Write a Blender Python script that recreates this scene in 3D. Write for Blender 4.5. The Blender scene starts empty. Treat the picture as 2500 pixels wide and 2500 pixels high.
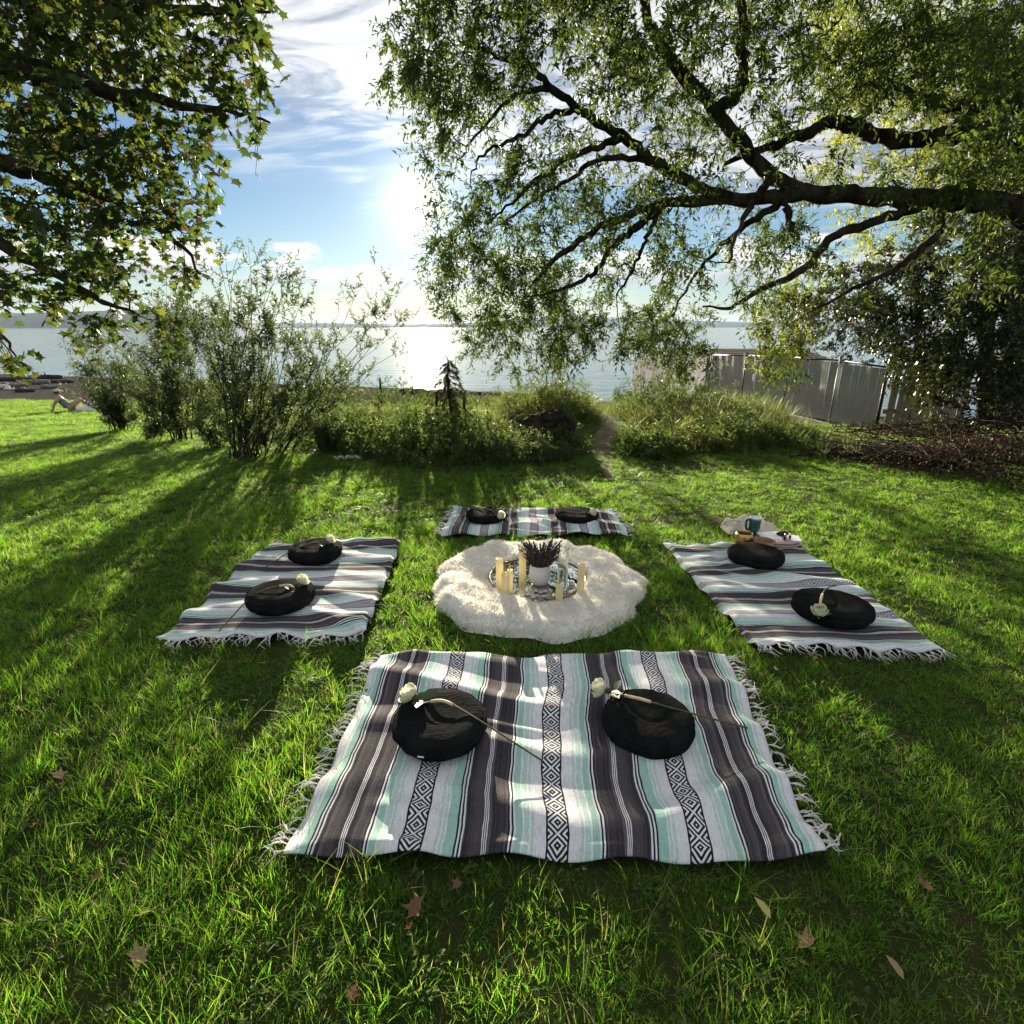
import bpy, bmesh, math, random
import numpy as np
from mathutils import Vector, Matrix, noise as mnoise

# ---------------------------------------------------------------- camera, sky, sun, exposure
scene = bpy.context.scene
COL = scene.collection
PITCH = math.radians(18.3)
EYE = 1.6
FOC = 1364.0 / 2500.0
SUN_AZ = math.radians(-8.5)      # from +Y, positive towards +X
SUN_EL = math.radians(10.6)
cam_d = bpy.data.cameras.new('camera')
cam_d.sensor_fit = 'HORIZONTAL'; cam_d.sensor_width = 36.0; cam_d.lens = 36.0 * FOC
cam_d.clip_start = 0.05; cam_d.clip_end = 30000
cam = bpy.data.objects.new('camera', cam_d); COL.objects.link(cam)
cam.location = (0, 0, EYE); cam.rotation_euler = (math.pi / 2 - PITCH, 0, 0)
scene.camera = cam

SUN_DIR = Vector((math.sin(SUN_AZ) * math.cos(SUN_EL), math.cos(SUN_AZ) * math.cos(SUN_EL), math.sin(SUN_EL)))
sun_d = bpy.data.lights.new('sun', 'SUN'); sun_d.energy = 5.0; sun_d.angle = math.radians(0.55)
sun_d.color = (1.0, 0.87, 0.66)
sun = bpy.data.objects.new('sun', sun_d); COL.objects.link(sun)
sun.rotation_euler = SUN_DIR.to_track_quat('Z', 'Y').to_euler()

scene.view_settings.view_transform = 'Standard'; scene.view_settings.look = 'None'
scene.view_settings.exposure = 1.70; scene.view_settings.gamma = 1.0
scene.view_settings.use_curve_mapping = False
scene.render.engine = 'CYCLES'
cy = scene.cycles
cy.use_denoising = True
cy.max_bounces = 8; cy.diffuse_bounces = 3; cy.glossy_bounces = 3; cy.transmission_bounces = 6
cy.transparent_max_bounces = 8; cy.volume_bounces = 1; cy.sample_clamp_indirect = 4.0
cy.caustics_reflective = False; cy.caustics_refractive = False
cy.use_adaptive_sampling = True; cy.adaptive_threshold = 0.02

HAZE = 0.000035
# node helpers
class NT:
    def __init__(s, tree): s.t = tree; s.n = tree.nodes; s.l = tree.links
    def node(s, typ, **kw):
        n = s.n.new(typ)
        for k, v in kw.items():
            if k == 'ins':
                for i, val in v.items(): s.put(n.inputs[i], val)
            else: setattr(n, k, v)
        return n
    def put(s, sock, val):
        if hasattr(val, 'is_output') or isinstance(val, bpy.types.NodeSocket): s.l.new(val, sock)
        else:
            if isinstance(val, (tuple, list)) and len(val) == 3 and sock.type == 'RGBA': val = tuple(val) + (1,)
            sock.default_value = val
    def math(s, op, a, b=0.0, c=0.0, clamp=False):
        n = s.node('ShaderNodeMath', operation=op, use_clamp=clamp)
        s.put(n.inputs[0], a); s.put(n.inputs[1], b)
        if op in ('MULTIPLY_ADD', 'WRAP', 'SMOOTH_MIN', 'COMPARE'): s.put(n.inputs[2], c)
        return n.outputs[0]
    def mixc(s, fac, a, b, mode='MIX'):
        n = s.node('ShaderNodeMix', data_type='RGBA', blend_type=mode)
        s.put(n.inputs[0], fac); s.put(n.inputs[6], a); s.put(n.inputs[7], b)
        return n.outputs[2]
    def noise(s, vec, scale, detail=3, rough=.55, dist=0.0, dim='3D'):
        n = s.node('ShaderNodeTexNoise', noise_dimensions=dim)
        if vec is not None: s.l.new(vec, n.inputs['Vector'])
        n.inputs['Scale'].default_value = scale; n.inputs['Detail'].default_value = detail
        n.inputs['Roughness'].default_value = rough; n.inputs['Distortion'].default_value = dist
        return n.outputs[0]
    def ss(s, val, lo, hi):
        n = s.node('ShaderNodeMapRange', interpolation_type='SMOOTHSTEP')
        s.put(n.inputs[0], val); n.inputs[1].default_value = lo; n.inputs[2].default_value = hi
        return n.outputs[0]
    def comb(s, x, y, z):
        n = s.node('ShaderNodeCombineXYZ')
        for i, v in enumerate((x, y, z)): s.put(n.inputs[i], v)
        return n.outputs[0]

world = bpy.data.worlds.new('World'); scene.world = world; world.use_nodes = True
w = NT(world.node_tree); w.n.clear()
sky = w.node('ShaderNodeTexSky', sky_type='NISHITA', sun_disc=False)
sky.sun_elevation = SUN_EL; sky.sun_rotation = SUN_AZ
sky.altitude = 0; sky.air_density = 1.0; sky.dust_density = 0.1; sky.ozone_density = 1.5
geo = w.node('ShaderNodeTexCoord')
dirv = geo.outputs['Generated']
sep = w.node('ShaderNodeSeparateXYZ'); w.l.new(dirv, sep.inputs[0])
dx, dy, dz = sep.outputs
dot = w.node('ShaderNodeVectorMath', operation='DOT_PRODUCT'); w.l.new(dirv, dot.inputs[0]); dot.inputs[1].default_value = SUN_DIR
cosg = w.math('MAXIMUM', dot.outputs['Value'], 0.0)
glow1 = w.math('POWER', cosg, 6.0)       # forward scattering of thin cloud round the sun
glow2 = w.math('POWER', cosg, 60.0)
glow3 = w.math('ADD', w.math('POWER', cosg, 3200.0), w.math('MULTIPLY', w.math('POWER', cosg, 520.0), .22))
den = w.math('ADD', w.math('MAXIMUM', dz, 0.0), 0.10)
pu = w.math('DIVIDE', dx, den); pv = w.math('DIVIDE', dy, den)
# high streaky cloud sheet
cu = w.math('ADD', w.math('MULTIPLY', pu, 1.0), w.math('MULTIPLY', pv, 0.30))
cv = w.math('MULTIPLY', pv, 2.1)
cvec = w.comb(cu, cv, 0.37)
n1 = w.noise(cvec, 1.6, 8, .62, 0.9)
n2 = w.noise(w.comb(w.math('MULTIPLY', pu, 1.0), w.math('MULTIPLY', pv, 1.0), 3.1), 0.8, 3, .5, 0.3)
elev_m = w.ss(w.math('ADD', dz, w.math('ADD', w.math('MULTIPLY', w.math('SUBTRACT', n2, .5), .30), w.math('MULTIPLY', dx, .16))), 0.13, 0.32)
cirrus = w.ss(w.math('ADD', n1, w.math('MULTIPLY', elev_m, 0.22)), 0.46, 0.66)
cirrus = w.math('MULTIPLY', cirrus, elev_m)
n3 = w.noise(cvec, 2.4, 7, .62, .8)
thick = w.ss(n3, 0.40, 0.66)
c_lit = w.mixc(thick, (9.2, 9.2, 9.2), (3.6, 4.1, 5.2))
boost = w.math('ADD', 0.60, w.math('ADD', w.math('MULTIPLY', glow1, .10), w.math('MULTIPLY', glow2, .6)))
c_lit = w.mixc(1.0, c_lit, w.comb(boost, boost, w.math('MULTIPLY', boost, .97)), 'MULTIPLY')
# low row of cumulus above the horizon
az = w.math('ARCTAN2', dx, dy)
kvec = w.comb(w.math('MULTIPLY', az, 9.0), w.math('MULTIPLY', dz, 30.0), 1.7)
k1 = w.noise(kvec, 1.0, 6, .62, .2)
k2 = w.noise(w.comb(w.math('MULTIPLY', az, 5.0), 0.0, 8.2), 1.0, 2, .5)
top = w.math('ADD', 0.058, w.math('MULTIPLY', k2, 0.080))
hgt = w.math('SUBTRACT', top, dz)
kmask = w.ss(w.math('ADD', w.math('MULTIPLY', hgt, 14.0), w.math('MULTIPLY', w.math('SUBTRACT', k1, .5), 2.4)), -0.15, 0.13)
kbase = w.ss(w.math('ADD', dz, w.math('MULTIPLY', w.math('SUBTRACT', k1, .5), .018)), 0.058, 0.070)
cumul = w.math('MULTIPLY', kmask, w.math('MAXIMUM', kbase, 0.10))
kshade = w.ss(w.math('ADD', w.math('MULTIPLY', hgt, 22.0), w.math('MULTIPLY', k1, 0.9)), .35, 1.15)
k_col = w.mixc(kshade, (8.2, 7.9, 7.0), (4.0, 4.2, 4.5))
kb = w.math('ADD', 0.78, w.math('MULTIPLY', glow1, .35))
k_col = w.mixc(1.0, k_col, w.comb(kb, kb, kb), 'MULTIPLY')
skyc = w.mixc(1.0, sky.outputs[0], (0.42, 0.54, 0.70), 'MULTIPLY')
# aureole of the sun itself in the bright haze
aur = w.math('ADD', w.math('MULTIPLY', glow2, .35), w.math('MULTIPLY', glow3, 9.0))
skyc = w.mixc(1.0, skyc, w.comb(aur, w.math('MULTIPLY', aur, .96), w.math('MULTIPLY', aur, .84)), 'ADD')
low = w.math('SUBTRACT', 1.0, w.ss(dz, .0, .075))
skyc = w.mixc(w.math('MULTIPLY', low, .72), skyc, w.mixc(glow1, (3.0, 3.6, 4.2), (4.3, 4.2, 3.8)))
c1 = w.mixc(w.math('MULTIPLY', cumul, 0.85), skyc, k_col)
c2 = w.mixc(w.math('MULTIPLY', cirrus, 0.90), c1, c_lit)
c2 = w.mixc(1.0, c2, w.comb(w.math('MULTIPLY', glow3, 9.0), w.math('MULTIPLY', glow3, 8.5), w.math('MULTIPLY', glow3, 7.3)), 'ADD')
bg = w.node('ShaderNodeBackground'); w.l.new(c2, bg.inputs[0]); bg.inputs[1].default_value = 0.05
wo = w.node('ShaderNodeOutputWorld'); w.l.new(bg.outputs[0], wo.inputs[0])

# ---------------------------------------------------------------- helpers
rng = np.random.default_rng(7)
random.seed(7)
def ray(px, py):
    x = (px - 1250) / 1364.0; v = (py - 1250) / 1364.0
    return x, math.cos(PITCH) - v * math.sin(PITCH), -(v * math.cos(PITCH) + math.sin(PITCH))
def at(px, py, Y):
    x, f, u = ray(px, py); t = Y / f
    return np.array((x * t, Y, EYE + u * t))
def flat(px, py, z=0.04):
    x, f, u = ray(px, py); t = (z - EYE) / u
    return np.array((x * t, f * t, z))
def sstep(a, b, x):
    t = np.clip((x - a) / (b - a), 0, 1); return t * t * (3 - 2 * t)
def shore(x):
    x = np.asarray(x, float)
    return np.clip(36 - np.where(x < 0, .33, .9) * x, 24, 75)
def beach_y(x): return shore(x) * .55
def vnoise(x, y, s=1.0, o=0.0):
    x = np.asarray(x, float) * s; y = np.asarray(y, float) * s
    return (np.sin(x * 1.3 + o) * np.cos(y * 1.7 - o * .7) + np.sin(x * 2.9 - y * 1.1 + o * 2.1) * .5 + np.sin(y * 4.1 + x * 1.9 + o) * .28 + np.sin(x * 7.3 + y * 3.1 - o) * .15) / 1.9
def gauss(x, y, cx, cy_, sx, sy): return np.exp(-((x - cx) / sx) ** 2 - ((y - cy_) / sy) ** 2)
def terr(x, y):
    x = np.asarray(x, float); y = np.asarray(y, float)
    ys = shore(x); yb = beach_y(x)
    s = np.maximum(y - 5.5, 0); s = s * s / (s + .9)
    sb = np.maximum(yb - 5.5, 0); sb = sb * sb / (sb + .9)
    z = np.where(y < yb, -.075 * s, -.075 * sb + (-2.3 + .075 * sb) * (y - yb) / (ys - yb))
    z = np.where(y > ys, np.maximum(-2.3 - .12 * (y - ys), -7), z)
    z = z + .45 * gauss(x, y, .9, 12.5, 1.0, 2.6) + .42 * gauss(x, y, 4.0, 12.0, 1.6, 3.0) + .25 * gauss(x, y, -1.6, 9.5, 1.8, 1.8)
    z = z + .018 * vnoise(x, y, 1.1, .3) * sstep(.5, 3, y)
    return z
def ground(px, py):
    x, f, u = ray(px, py)
    t = np.linspace(1, 70, 7000); d = EYE + u * t - terr(x * t, f * t)
    i = int(np.argmax(d < 0)) if (d < 0).any() else len(t) - 1
    return np.array((x * t[i], f * t[i], float(terr(x * t[i], f * t[i]))))

def link(o, parent=None):
    COL.objects.link(o)
    if parent is not None: o.parent = parent
    return o
def fast_mesh(name, V, F, mat=None, smooth=True, uv=None, col=None):
    V = np.ascontiguousarray(V, dtype=np.float32); F = np.ascontiguousarray(F, dtype=np.int32)
    m = bpy.data.meshes.new(name); k = F.shape[1]
    m.vertices.add(len(V)); m.vertices.foreach_set('co', V.ravel())
    m.loops.add(F.size); m.loops.foreach_set('vertex_index', F.ravel())
    m.polygons.add(len(F)); m.polygons.foreach_set('loop_start', np.arange(0, F.size, k, dtype=np.int32))
    m.polygons.foreach_set('use_smooth', np.full(len(F), smooth))
    if uv is not None:
        for nm, arr in uv.items():
            l = m.uv_layers.new(name=nm); l.data.foreach_set('uv', np.ascontiguousarray(arr, dtype=np.float32).ravel())
    m.update(calc_edges=True)
    if col is not None:
        a = m.color_attributes.new(name='Col', type='FLOAT_COLOR', domain='CORNER')
        a.data.foreach_set('color', np.ascontiguousarray(col, dtype=np.float32).ravel())
    if mat is not None: m.materials.append(mat)
    return m
def mobj(name, mesh, parent=None):
    return link(bpy.data.objects.new(name, mesh), parent)
def tag(o, label=None, cat=None, group=None, kind=None):
    if label: o['label'] = label
    if cat: o['category'] = cat
    if group: o['group'] = group
    if kind: o['kind'] = kind
    return o
def thing(name, label, cat, loc=(0, 0, 0), rz=0.0, group=None):
    o = bpy.data.objects.new(name, None); o.empty_display_size = .1; COL.objects.link(o)
    o.location = Vector([float(v) for v in loc]); o.rotation_euler = (0, 0, rz)
    return tag(o, label, cat, group)
def place(o, x, y, z=0, rz=0):
    o.location = (x, y, z); o.rotation_euler[2] = rz; return o
class MB:
    """collects vertices and polygons of one mesh"""
    def __init__(s): s.v = []; s.f = []; s.mi = []
    def add(s, V, F, mi=0):
        b = len(s.v); s.v += [tuple(map(float, p)) for p in V]
        s.f += [tuple(i + b for i in f) for f in F]; s.mi += [mi] * len(F); return s
    def box(s, c, d, rz=0.0, rot=None, mi=0, bev=0.0):
        hx, hy, hz = [q / 2 for q in d]
        if bev <= 0:
            V = [(a * hx, b * hy, e * hz) for e in (-1, 1) for b in (-1, 1) for a in (-1, 1)]
            F = [(0, 2, 3, 1), (4, 5, 7, 6), (0, 1, 5, 4), (2, 6, 7, 3), (0, 4, 6, 2), (1, 3, 7, 5)]
        else:
            b = bev; V = []
            for z, i in ((-hz, b), (-hz + b, 0), (hz - b, 0), (hz, b)):
                X, Y = hx - i, hy - i
                V += [(-X + b, -Y, z), (X - b, -Y, z), (X, -Y + b, z), (X, Y - b, z), (X - b, Y, z), (-X + b, Y, z), (-X, Y - b, z), (-X, -Y + b, z)]
            F = [tuple(range(7, -1, -1)), tuple(range(24, 32))]
            for r in range(3):
                for k in range(8): F.append((r * 8 + k, r * 8 + (k + 1) % 8, r * 8 + 8 + (k + 1) % 8, r * 8 + 8 + k))
        M = Matrix.Rotation(rz, 3, 'Z') if rot is None else rot
        return s.add([M @ Vector(p) + Vector(c) for p in V], F, mi)
    def lathe(s, prof, n=24, c=(0, 0, 0), cap=True, mi=0):
        V = []; F = []
        for r, z in prof:
            for k in range(n):
                a = 2 * math.pi * k / n; V.append((c[0] + r * math.cos(a), c[1] + r * math.sin(a), c[2] + z))
        for i in range(len(prof) - 1):
            for k in range(n):
                F.append((i * n + k, i * n + (k + 1) % n, (i + 1) * n + (k + 1) % n, (i + 1) * n + k))
        if cap:
            F.append(tuple(range(n - 1, -1, -1))); F.append(tuple((len(prof) - 1) * n + k for k in range(n)))
        return s.add(V, F, mi)
    def tube(s, pts, rad, n=8, mi=0):
        V, F = tube_arr(np.array(pts, float), np.broadcast_to(np.array(rad, float), (len(pts),)), n)
        s.add(V, [tuple(f) for f in F], mi)
        k = len(s.v) - len(V); s.f.append(tuple(range(k + n - 1, k - 1, -1))); s.mi.append(mi)
        e = len(s.v) - n; s.f.append(tuple(range(e, e + n))); s.mi.append(mi); return s
    def build(s, name, mats, parent=None, smooth=True, ang=None):
        m = bpy.data.meshes.new(name); m.from_pydata(s.v, [], s.f)
        mats = mats if isinstance(mats, (list, tuple)) else [mats]
        for q in mats: m.materials.append(q)
        if len(mats) > 1: m.polygons.foreach_set('material_index', s.mi)
        m.polygons.foreach_set('use_smooth', [smooth] * len(m.polygons)); m.update()
        if smooth and ang:
            m.set_sharp_from_angle(angle=math.radians(ang))
        return mobj(name, m, parent)
def tube_arr(P, R, n):
    T = np.gradient(P, axis=0); T /= np.linalg.norm(T, axis=1)[:, None] + 1e-9
    ref = np.array((0.0, 0, 1)) if abs(T[0][2]) < .8 else np.array((1.0, 0, 0))
    A = np.cross(T, ref); A /= np.linalg.norm(A, axis=1)[:, None] + 1e-9
    B = np.cross(T, A)
    a = np.arange(n) * 2 * math.pi / n
    V = P[:, None, :] + R[:, None, None] * (np.cos(a)[None, :, None] * A[:, None, :] + np.sin(a)[None, :, None] * B[:, None, :])
    i = np.arange(len(P) - 1)[:, None] * n; k = np.arange(n)[None, :]; k2 = (k + 1) % n
    F = np.stack([i + k, i + k2, i + n + k2, i + n + k], -1).reshape(-1, 4)
    return V.reshape(-1, 3), F
def cat_arr(parts):
    Vs, Fs, b = [], [], 0
    for V, F in parts: Vs.append(V); Fs.append(F + b); b += len(V)
    return np.concatenate(Vs), np.concatenate(Fs)
def smooth_path(pts, rad, n=6):
    """Catmull-Rom through the points"""
    P = np.array(pts, float); R = np.array(rad, float)
    Q = np.vstack([2 * P[0] - P[1], P, 2 * P[-1] - P[-2]]); out = []; ro = []
    for i in range(len(P) - 1):
        for t in np.linspace(0, 1, n, endpoint=False):
            a, b, c, d = Q[i:i + 4]
            out.append(.5 * (2 * b + (c - a) * t + (2 * a - 5 * b + 4 * c - d) * t * t + (3 * b - a - 3 * c + d) * t ** 3))
            ro.append(R[i] * (1 - t) + R[i + 1] * t)
    out.append(P[-1]); ro.append(R[-1])
    return np.array(out), np.array(ro)
def unit(A): return A / (np.linalg.norm(A, axis=-1, keepdims=True) + 1e-9)
# leaf shapes in the XY plane, stalk at the origin, tip towards +Y
LANCE_V = np.array([(0, 0, 0), (-.5, .42, .10), (0, 1, -.10), (.5, .42, .10), (0, .45, 0)]); LANCE_F = np.array([(0, 1, 2, 4), (0, 4, 2, 3)])
OVAL_V = np.array([(0, 0, 0), (-.42, .25, .08), (-.42, .65, .06), (0, 1, -.06), (.42, .65, .06), (.42, .25, .08), (0, .5, 0)])
OVAL_F = np.array([(0, 1, 2, 6), (6, 2, 3, 4), (0, 6, 4, 5)])
_mo = [(0, .0), (-.14, .06), (-.46, -.04), (-.36, .20), (-.62, .52), (-.34, .47), (-.26, .62), (-.12, .60), (0, 1.0), (.12, .60), (.26, .62), (.34, .47), (.62, .52), (.36, .20), (.46, -.04), (.14, .06)]
MAPLE_V = np.array([(0, .38, .03)] + [(x, y, -.16 * abs(x) - .10 * max(0, y - .6)) for x, y in _mo])
MAPLE_F = np.array([(0, i, i % 16 + 1) for i in range(16, 0, -1)])
def leaves_arr(P, D, N, L, W, TV, TF):
    D = unit(D); X = unit(np.cross(D, N)); Z = np.cross(X, D)
    V = P[:, None] + X[:, None] * (TV[None, :, 0:1] * W[:, None, None]) + D[:, None] * (TV[None, :, 1:2] * L[:, None, None]) + Z[:, None] * (TV[None, :, 2:3] * L[:, None, None])
    F = TF[None] + (np.arange(len(P)) * len(TV))[:, None, None]
    return V.reshape(-1, 3), F.reshape(-1, TF.shape[1])

# ---------------------------------------------------------------- materials
def new_mat(name):
    m = bpy.data.materials.new(name); m.use_nodes = True; t = NT(m.node_tree)
    b = t.n['Principled BSDF']; o = t.n['Material Output']
    return m, t, b, o
def mat(name, c1, c2=None, scale=8.0, rough=.7, spec=.3, bump=0.0, bscale=None, metal=0.0, trans=0.0, sheen=0.0, coord='Object', stretch=None, detail=4, lo=.35, hi=.65):
    m, t, b, o = new_mat(name)
    tc = t.node('ShaderNodeTexCoord'); v = tc.outputs[coord]
    if stretch:
        mp = t.node('ShaderNodeMapping'); t.l.new(v, mp.inputs[0]); mp.inputs['Scale'].default_value = stretch; v = mp.outputs[0]
    col = None
    if c2 is not None:
        col = t.mixc(t.ss(t.noise(v, scale, detail, .6), lo, hi), c1, c2); t.l.new(col, b.inputs['Base Color'])
    else: b.inputs['Base Color'].default_value = tuple(c1) + (1,)
    b.inputs['Roughness'].default_value = rough; b.inputs['Specular IOR Level'].default_value = spec
    b.inputs['Metallic'].default_value = metal
    if sheen: b.inputs['Sheen Weight'].default_value = sheen; b.inputs['Sheen Roughness'].default_value = .6
    if bump:
        bn = t.node('ShaderNodeBump'); bn.inputs['Strength'].default_value = 1.0; bn.inputs['Distance'].default_value = bump
        t.l.new(t.noise(v, bscale or scale * 3, 5, .6), bn.inputs['Height']); t.l.new(bn.outputs[0], b.inputs['Normal'])
    if trans:
        tr = t.node('ShaderNodeBsdfTranslucent'); mx = t.node('ShaderNodeMixShader'); mx.inputs[0].default_value = trans
        if col is not None: t.l.new(col, tr.inputs[0])
        else: tr.inputs[0].default_value = tuple(c1) + (1,)
        t.l.new(b.outputs[0], mx.inputs[1]); t.l.new(tr.outputs[0], mx.inputs[2]); t.l.new(mx.outputs[0], o.inputs[0])
    return m
def leaf_mat(name, cols, tcols, tfac=.45, rough=.45, spec=.35):
    """one random tint for each leaf; light also passes through the blade"""
    m, t, b, o = new_mat(name)
    g = t.node('ShaderNodeNewGeometry'); rnd = g.outputs['Random Per Island']
    def ramp(cs):
        r = t.node('ShaderNodeValToRGB'); e = r.color_ramp.elements
        while len(e) < len(cs): e.new(.5)
        for i, c in enumerate(cs): e[i].position = i / max(1, len(cs) - 1); e[i].color = tuple(c) + (1,)
        t.l.new(rnd, r.inputs[0]); return r.outputs[0]
    t.l.new(ramp(cols), b.inputs['Base Color']); b.inputs['Roughness'].default_value = rough; b.inputs['Specular IOR Level'].default_value = spec
    tr = t.node('ShaderNodeBsdfTranslucent'); t.l.new(ramp(tcols), tr.inputs[0])
    mx = t.node('ShaderNodeMixShader'); mx.inputs[0].default_value = tfac
    t.l.new(b.outputs[0], mx.inputs[1]); t.l.new(tr.outputs[0], mx.inputs[2]); t.l.new(mx.outputs[0], o.inputs[0])
    return m
M = {}
M['bark'] = mat('dark_bark', (.022, .018, .013), (.085, .068, .046), 7, .95, .1, .05, 16, stretch=(1, 1, .35))
M['twig'] = mat('twig_bark', (.035, .027, .018), (.07, .055, .035), 20, .9, .15)
M['greybark'] = mat('grey_bark', (.06, .05, .04), (.13, .11, .09), 14, .9, .15, .01, 40)
M['willow_leaf'] = leaf_mat('narrow_green_leaf', [(.035, .065, .015), (.05, .09, .02), (.07, .11, .02), (.045, .085, .025)], [(.09, .15, .02), (.14, .21, .03), (.22, .28, .035), (.11, .18, .03)],   .34, .55, .12)
M['bright_leaf'] = leaf_mat('yellow_green_leaf', [(.06, .09, .015), (.08, .11, .02), (.10, .12, .02)], [(.30, .38, .04), (.40, .46, .04), (.48, .46, .05)], .5, .5, .3)
M['maple_leaf'] = leaf_mat('lobed_green_leaf', [(.022, .05, .013), (.03, .065, .014), (.045, .075, .018), (.026, .055, .018), (.03, .06, .014), (.05, .04, .02)], [(.07, .13, .02), (.10, .17, .02), (.28, .32, .04), (.08, .14, .02), (.10, .16, .025), (.16, .11, .04)], .36, .55, .15)
M['sallow_leaf'] = leaf_mat('grey_green_leaf', [(.04, .06, .032), (.055, .078, .038), (.07, .092, .045)], [(.12, .18, .06), (.17, .23, .06), (.23, .29, .07)], .38, .5, .18)
M['laurel_leaf'] = leaf_mat('dark_glossy_leaf', [(.010, .020, .008), (.015, .028, .010), (.022, .035, .012)], [(.05, .08, .015), (.08, .11, .02), (.12, .13, .03)], .22, .34, .32)
M['weed_leaf'] = leaf_mat('weed_leaf', [(.04, .075, .018), (.055, .095, .02), (.075, .11, .03), (.09, .10, .04)], [(.08, .18, .03), (.11, .22, .035), (.17, .26, .045), (.24, .23, .09)], .40, .6, .12)
M['needle'] = leaf_mat('conifer_needle', [(.025, .04, .02), (.04, .055, .028)], [(.06, .09, .03), (.10, .12, .04)], .25, .6, .2)
M['dead_leaf'] = leaf_mat('dead_brown_leaf', [(.026, .017, .013), (.040, .026, .019), (.065, .050, .036), (.024, .020, .014)], [(.07, .035, .022), (.10, .05, .03), (.13, .08, .05)], .15, .7, .12)
M['grass'] = leaf_mat('grass_blade', [(.028, .090, .012), (.042, .12, .014), (.056, .14, .02), (.075, .135, .024), (.17, .14, .07)], [(.13, .42, .02), (.20, .53, .02), (.30, .60, .03), (.38, .60, .04), (.48, .44, .16)], .57, .45, .22)
M['tallgrass'] = leaf_mat('tall_grass_blade', [(.05, .085, .02), (.07, .10, .03), (.12, .11, .05)], [(.15, .25, .04), (.21, .30, .05), (.30, .27, .12)], .45, .45, .3)
# ---------------------------------------------------------------- ground, path, beach, water, far shores
def lawn_material():
    m, t, b, o = new_mat('lawn_soil')
    tc = t.node('ShaderNodeTexCoord'); v = tc.outputs['Object']
    c = t.mixc(t.ss(t.noise(v, .9, 5, .65), .38, .66), (.022, .040, .008), (.050, .060, .014))
    c = t.mixc(t.ss(t.noise(v, 9, 5, .7), .5, .75), c, (.060, .045, .026))
    t.l.new(c, b.inputs['Base Color']); b.inputs['Roughness'].default_value = .95; b.inputs['Specular IOR Level'].default_value = .1
    bn = t.node('ShaderNodeBump'); bn.inputs['Distance'].default_value = .03
    t.l.new(t.noise(v, 38, 5, .7), bn.inputs['Height']); t.l.new(bn.outputs[0], b.inputs['Normal'])
    return m
M['lawn'] = lawn_material()
M['beach'] = mat('pebble_beach', (.045, .043, .041), (.10, .094, .088), 6, .95, .0, .05, 25)
M['dirt'] = mat('trodden_dirt', (.13, .095, .07), (.22, .17, .13), 7, .95, .1, .02, 30)
gx = np.unique(np.concatenate([np.arange(-300, -60, 30), np.arange(-60, -14, 2.0), np.arange(-14, 14.01, .4), np.arange(16, 60, 3.0), np.arange(60, 301, 30)]))
gy = np.unique(np.concatenate([np.arange(-300, -20, 40), np.arange(-20, -2, 3.0), np.arange(-2, 24.01, .4), np.arange(25, 82, 1.2)]))
X, Y = np.meshgrid(gx, gy, indexing='ij'); Z = terr(X, Y)
V = np.stack([X, Y, Z], -1).reshape(-1, 3); ny = len(gy)
i, j = np.meshgrid(np.arange(len(gx) - 1), np.arange(ny - 1), indexing='ij')
F = np.stack([i * ny + j, (i + 1) * ny + j, (i + 1) * ny + j + 1, i * ny + j + 1], -1).reshape(-1, 4)
fc = V[F].mean(1); onb = fc[:, 1] > beach_y(fc[:, 0]) + 1.2 * vnoise(fc[:, 0], fc[:, 1], .6, 2)
def sub(F_):
    u, inv = np.unique(F_, return_inverse=True); return V[u], inv.reshape(F_.shape)
tag(mobj('ground', fast_mesh('ground', *sub(F[~onb]), M['lawn'])), 'grassy park lawn sloping gently to the shore', 'ground', kind='structure')
tag(mobj('beach', fast_mesh('beach', *sub(F[onb]), M['beach'])), 'grey pebble beach beyond the lawn', 'beach', kind='structure')
# trodden path through the bank
pc = [ground(*q) for q in ((1490, 1175), (1478, 1130), (1468, 1100), (1478, 1060), (1490, 1035), (1450, 1003), (1440, 985))]
PP, PW = smooth_path(pc, (.04, .13, .18, .21, .24, .24, .20), 8)
tn = np.gradient(PP, axis=0)[:, :2]; nn = unit(np.stack([tn[:, 1], -tn[:, 0]], -1))
rows = []
for k, s_ in enumerate(np.linspace(-1, 1, 7)):
    wv = PW * (1 + .22 * np.sin(np.arange(len(PP)) * 1.7 + k)) * s_
    q = PP[:, :2] + nn * wv[:, None]
    rows.append(np.column_stack([q, terr(q[:, 0], q[:, 1]) + .012 - (.03 if abs(s_) > .99 else 0)]))
R_ = np.stack(rows, 1); nr = 7; i, j = np.meshgrid(np.arange(len(PP) - 1), np.arange(nr - 1), indexing='ij')
Fp = np.stack([i * nr + j, i * nr + j + 1, (i + 1) * nr + j + 1, (i + 1) * nr + j], -1).reshape(-1, 4)
tag(mobj('path', fast_mesh('path', R_.reshape(-1, 3), Fp, M['dirt'])), 'narrow trodden dirt path through the weeds', 'path', kind='structure')

def water_material():
    m, t, b, o = new_mat('sea_water')
    tc = t.node('ShaderNodeTexCoord'); v = tc.outputs['Object']
    mp = t.node('ShaderNodeMapping'); t.l.new(v, mp.inputs[0]); mp.inputs['Scale'].default_value = (.35, 1.0, 1)
    b.inputs['Base Color'].default_value = (.02, .055, .075, 1); b.inputs['Roughness'].default_value = .08
    b.inputs['IOR'].default_value = 1.33; b.inputs['Specular IOR Level'].default_value = .6
    h1 = t.noise(mp.outputs[0], .9, 4, .55, .4); h2 = t.noise(mp.outputs[0], .12, 2, .5)
    bn = t.node('ShaderNodeBump'); bn.inputs['Strength'].default_value = .7; bn.inputs['Distance'].default_value = .10
    t.l.new(t.math('ADD', h1, t.math('MULTIPLY', h2, 1.4)), bn.inputs['Height']); t.l.new(bn.outputs[0], b.inputs['Normal'])
    return m
M['water'] = water_material()
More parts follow.
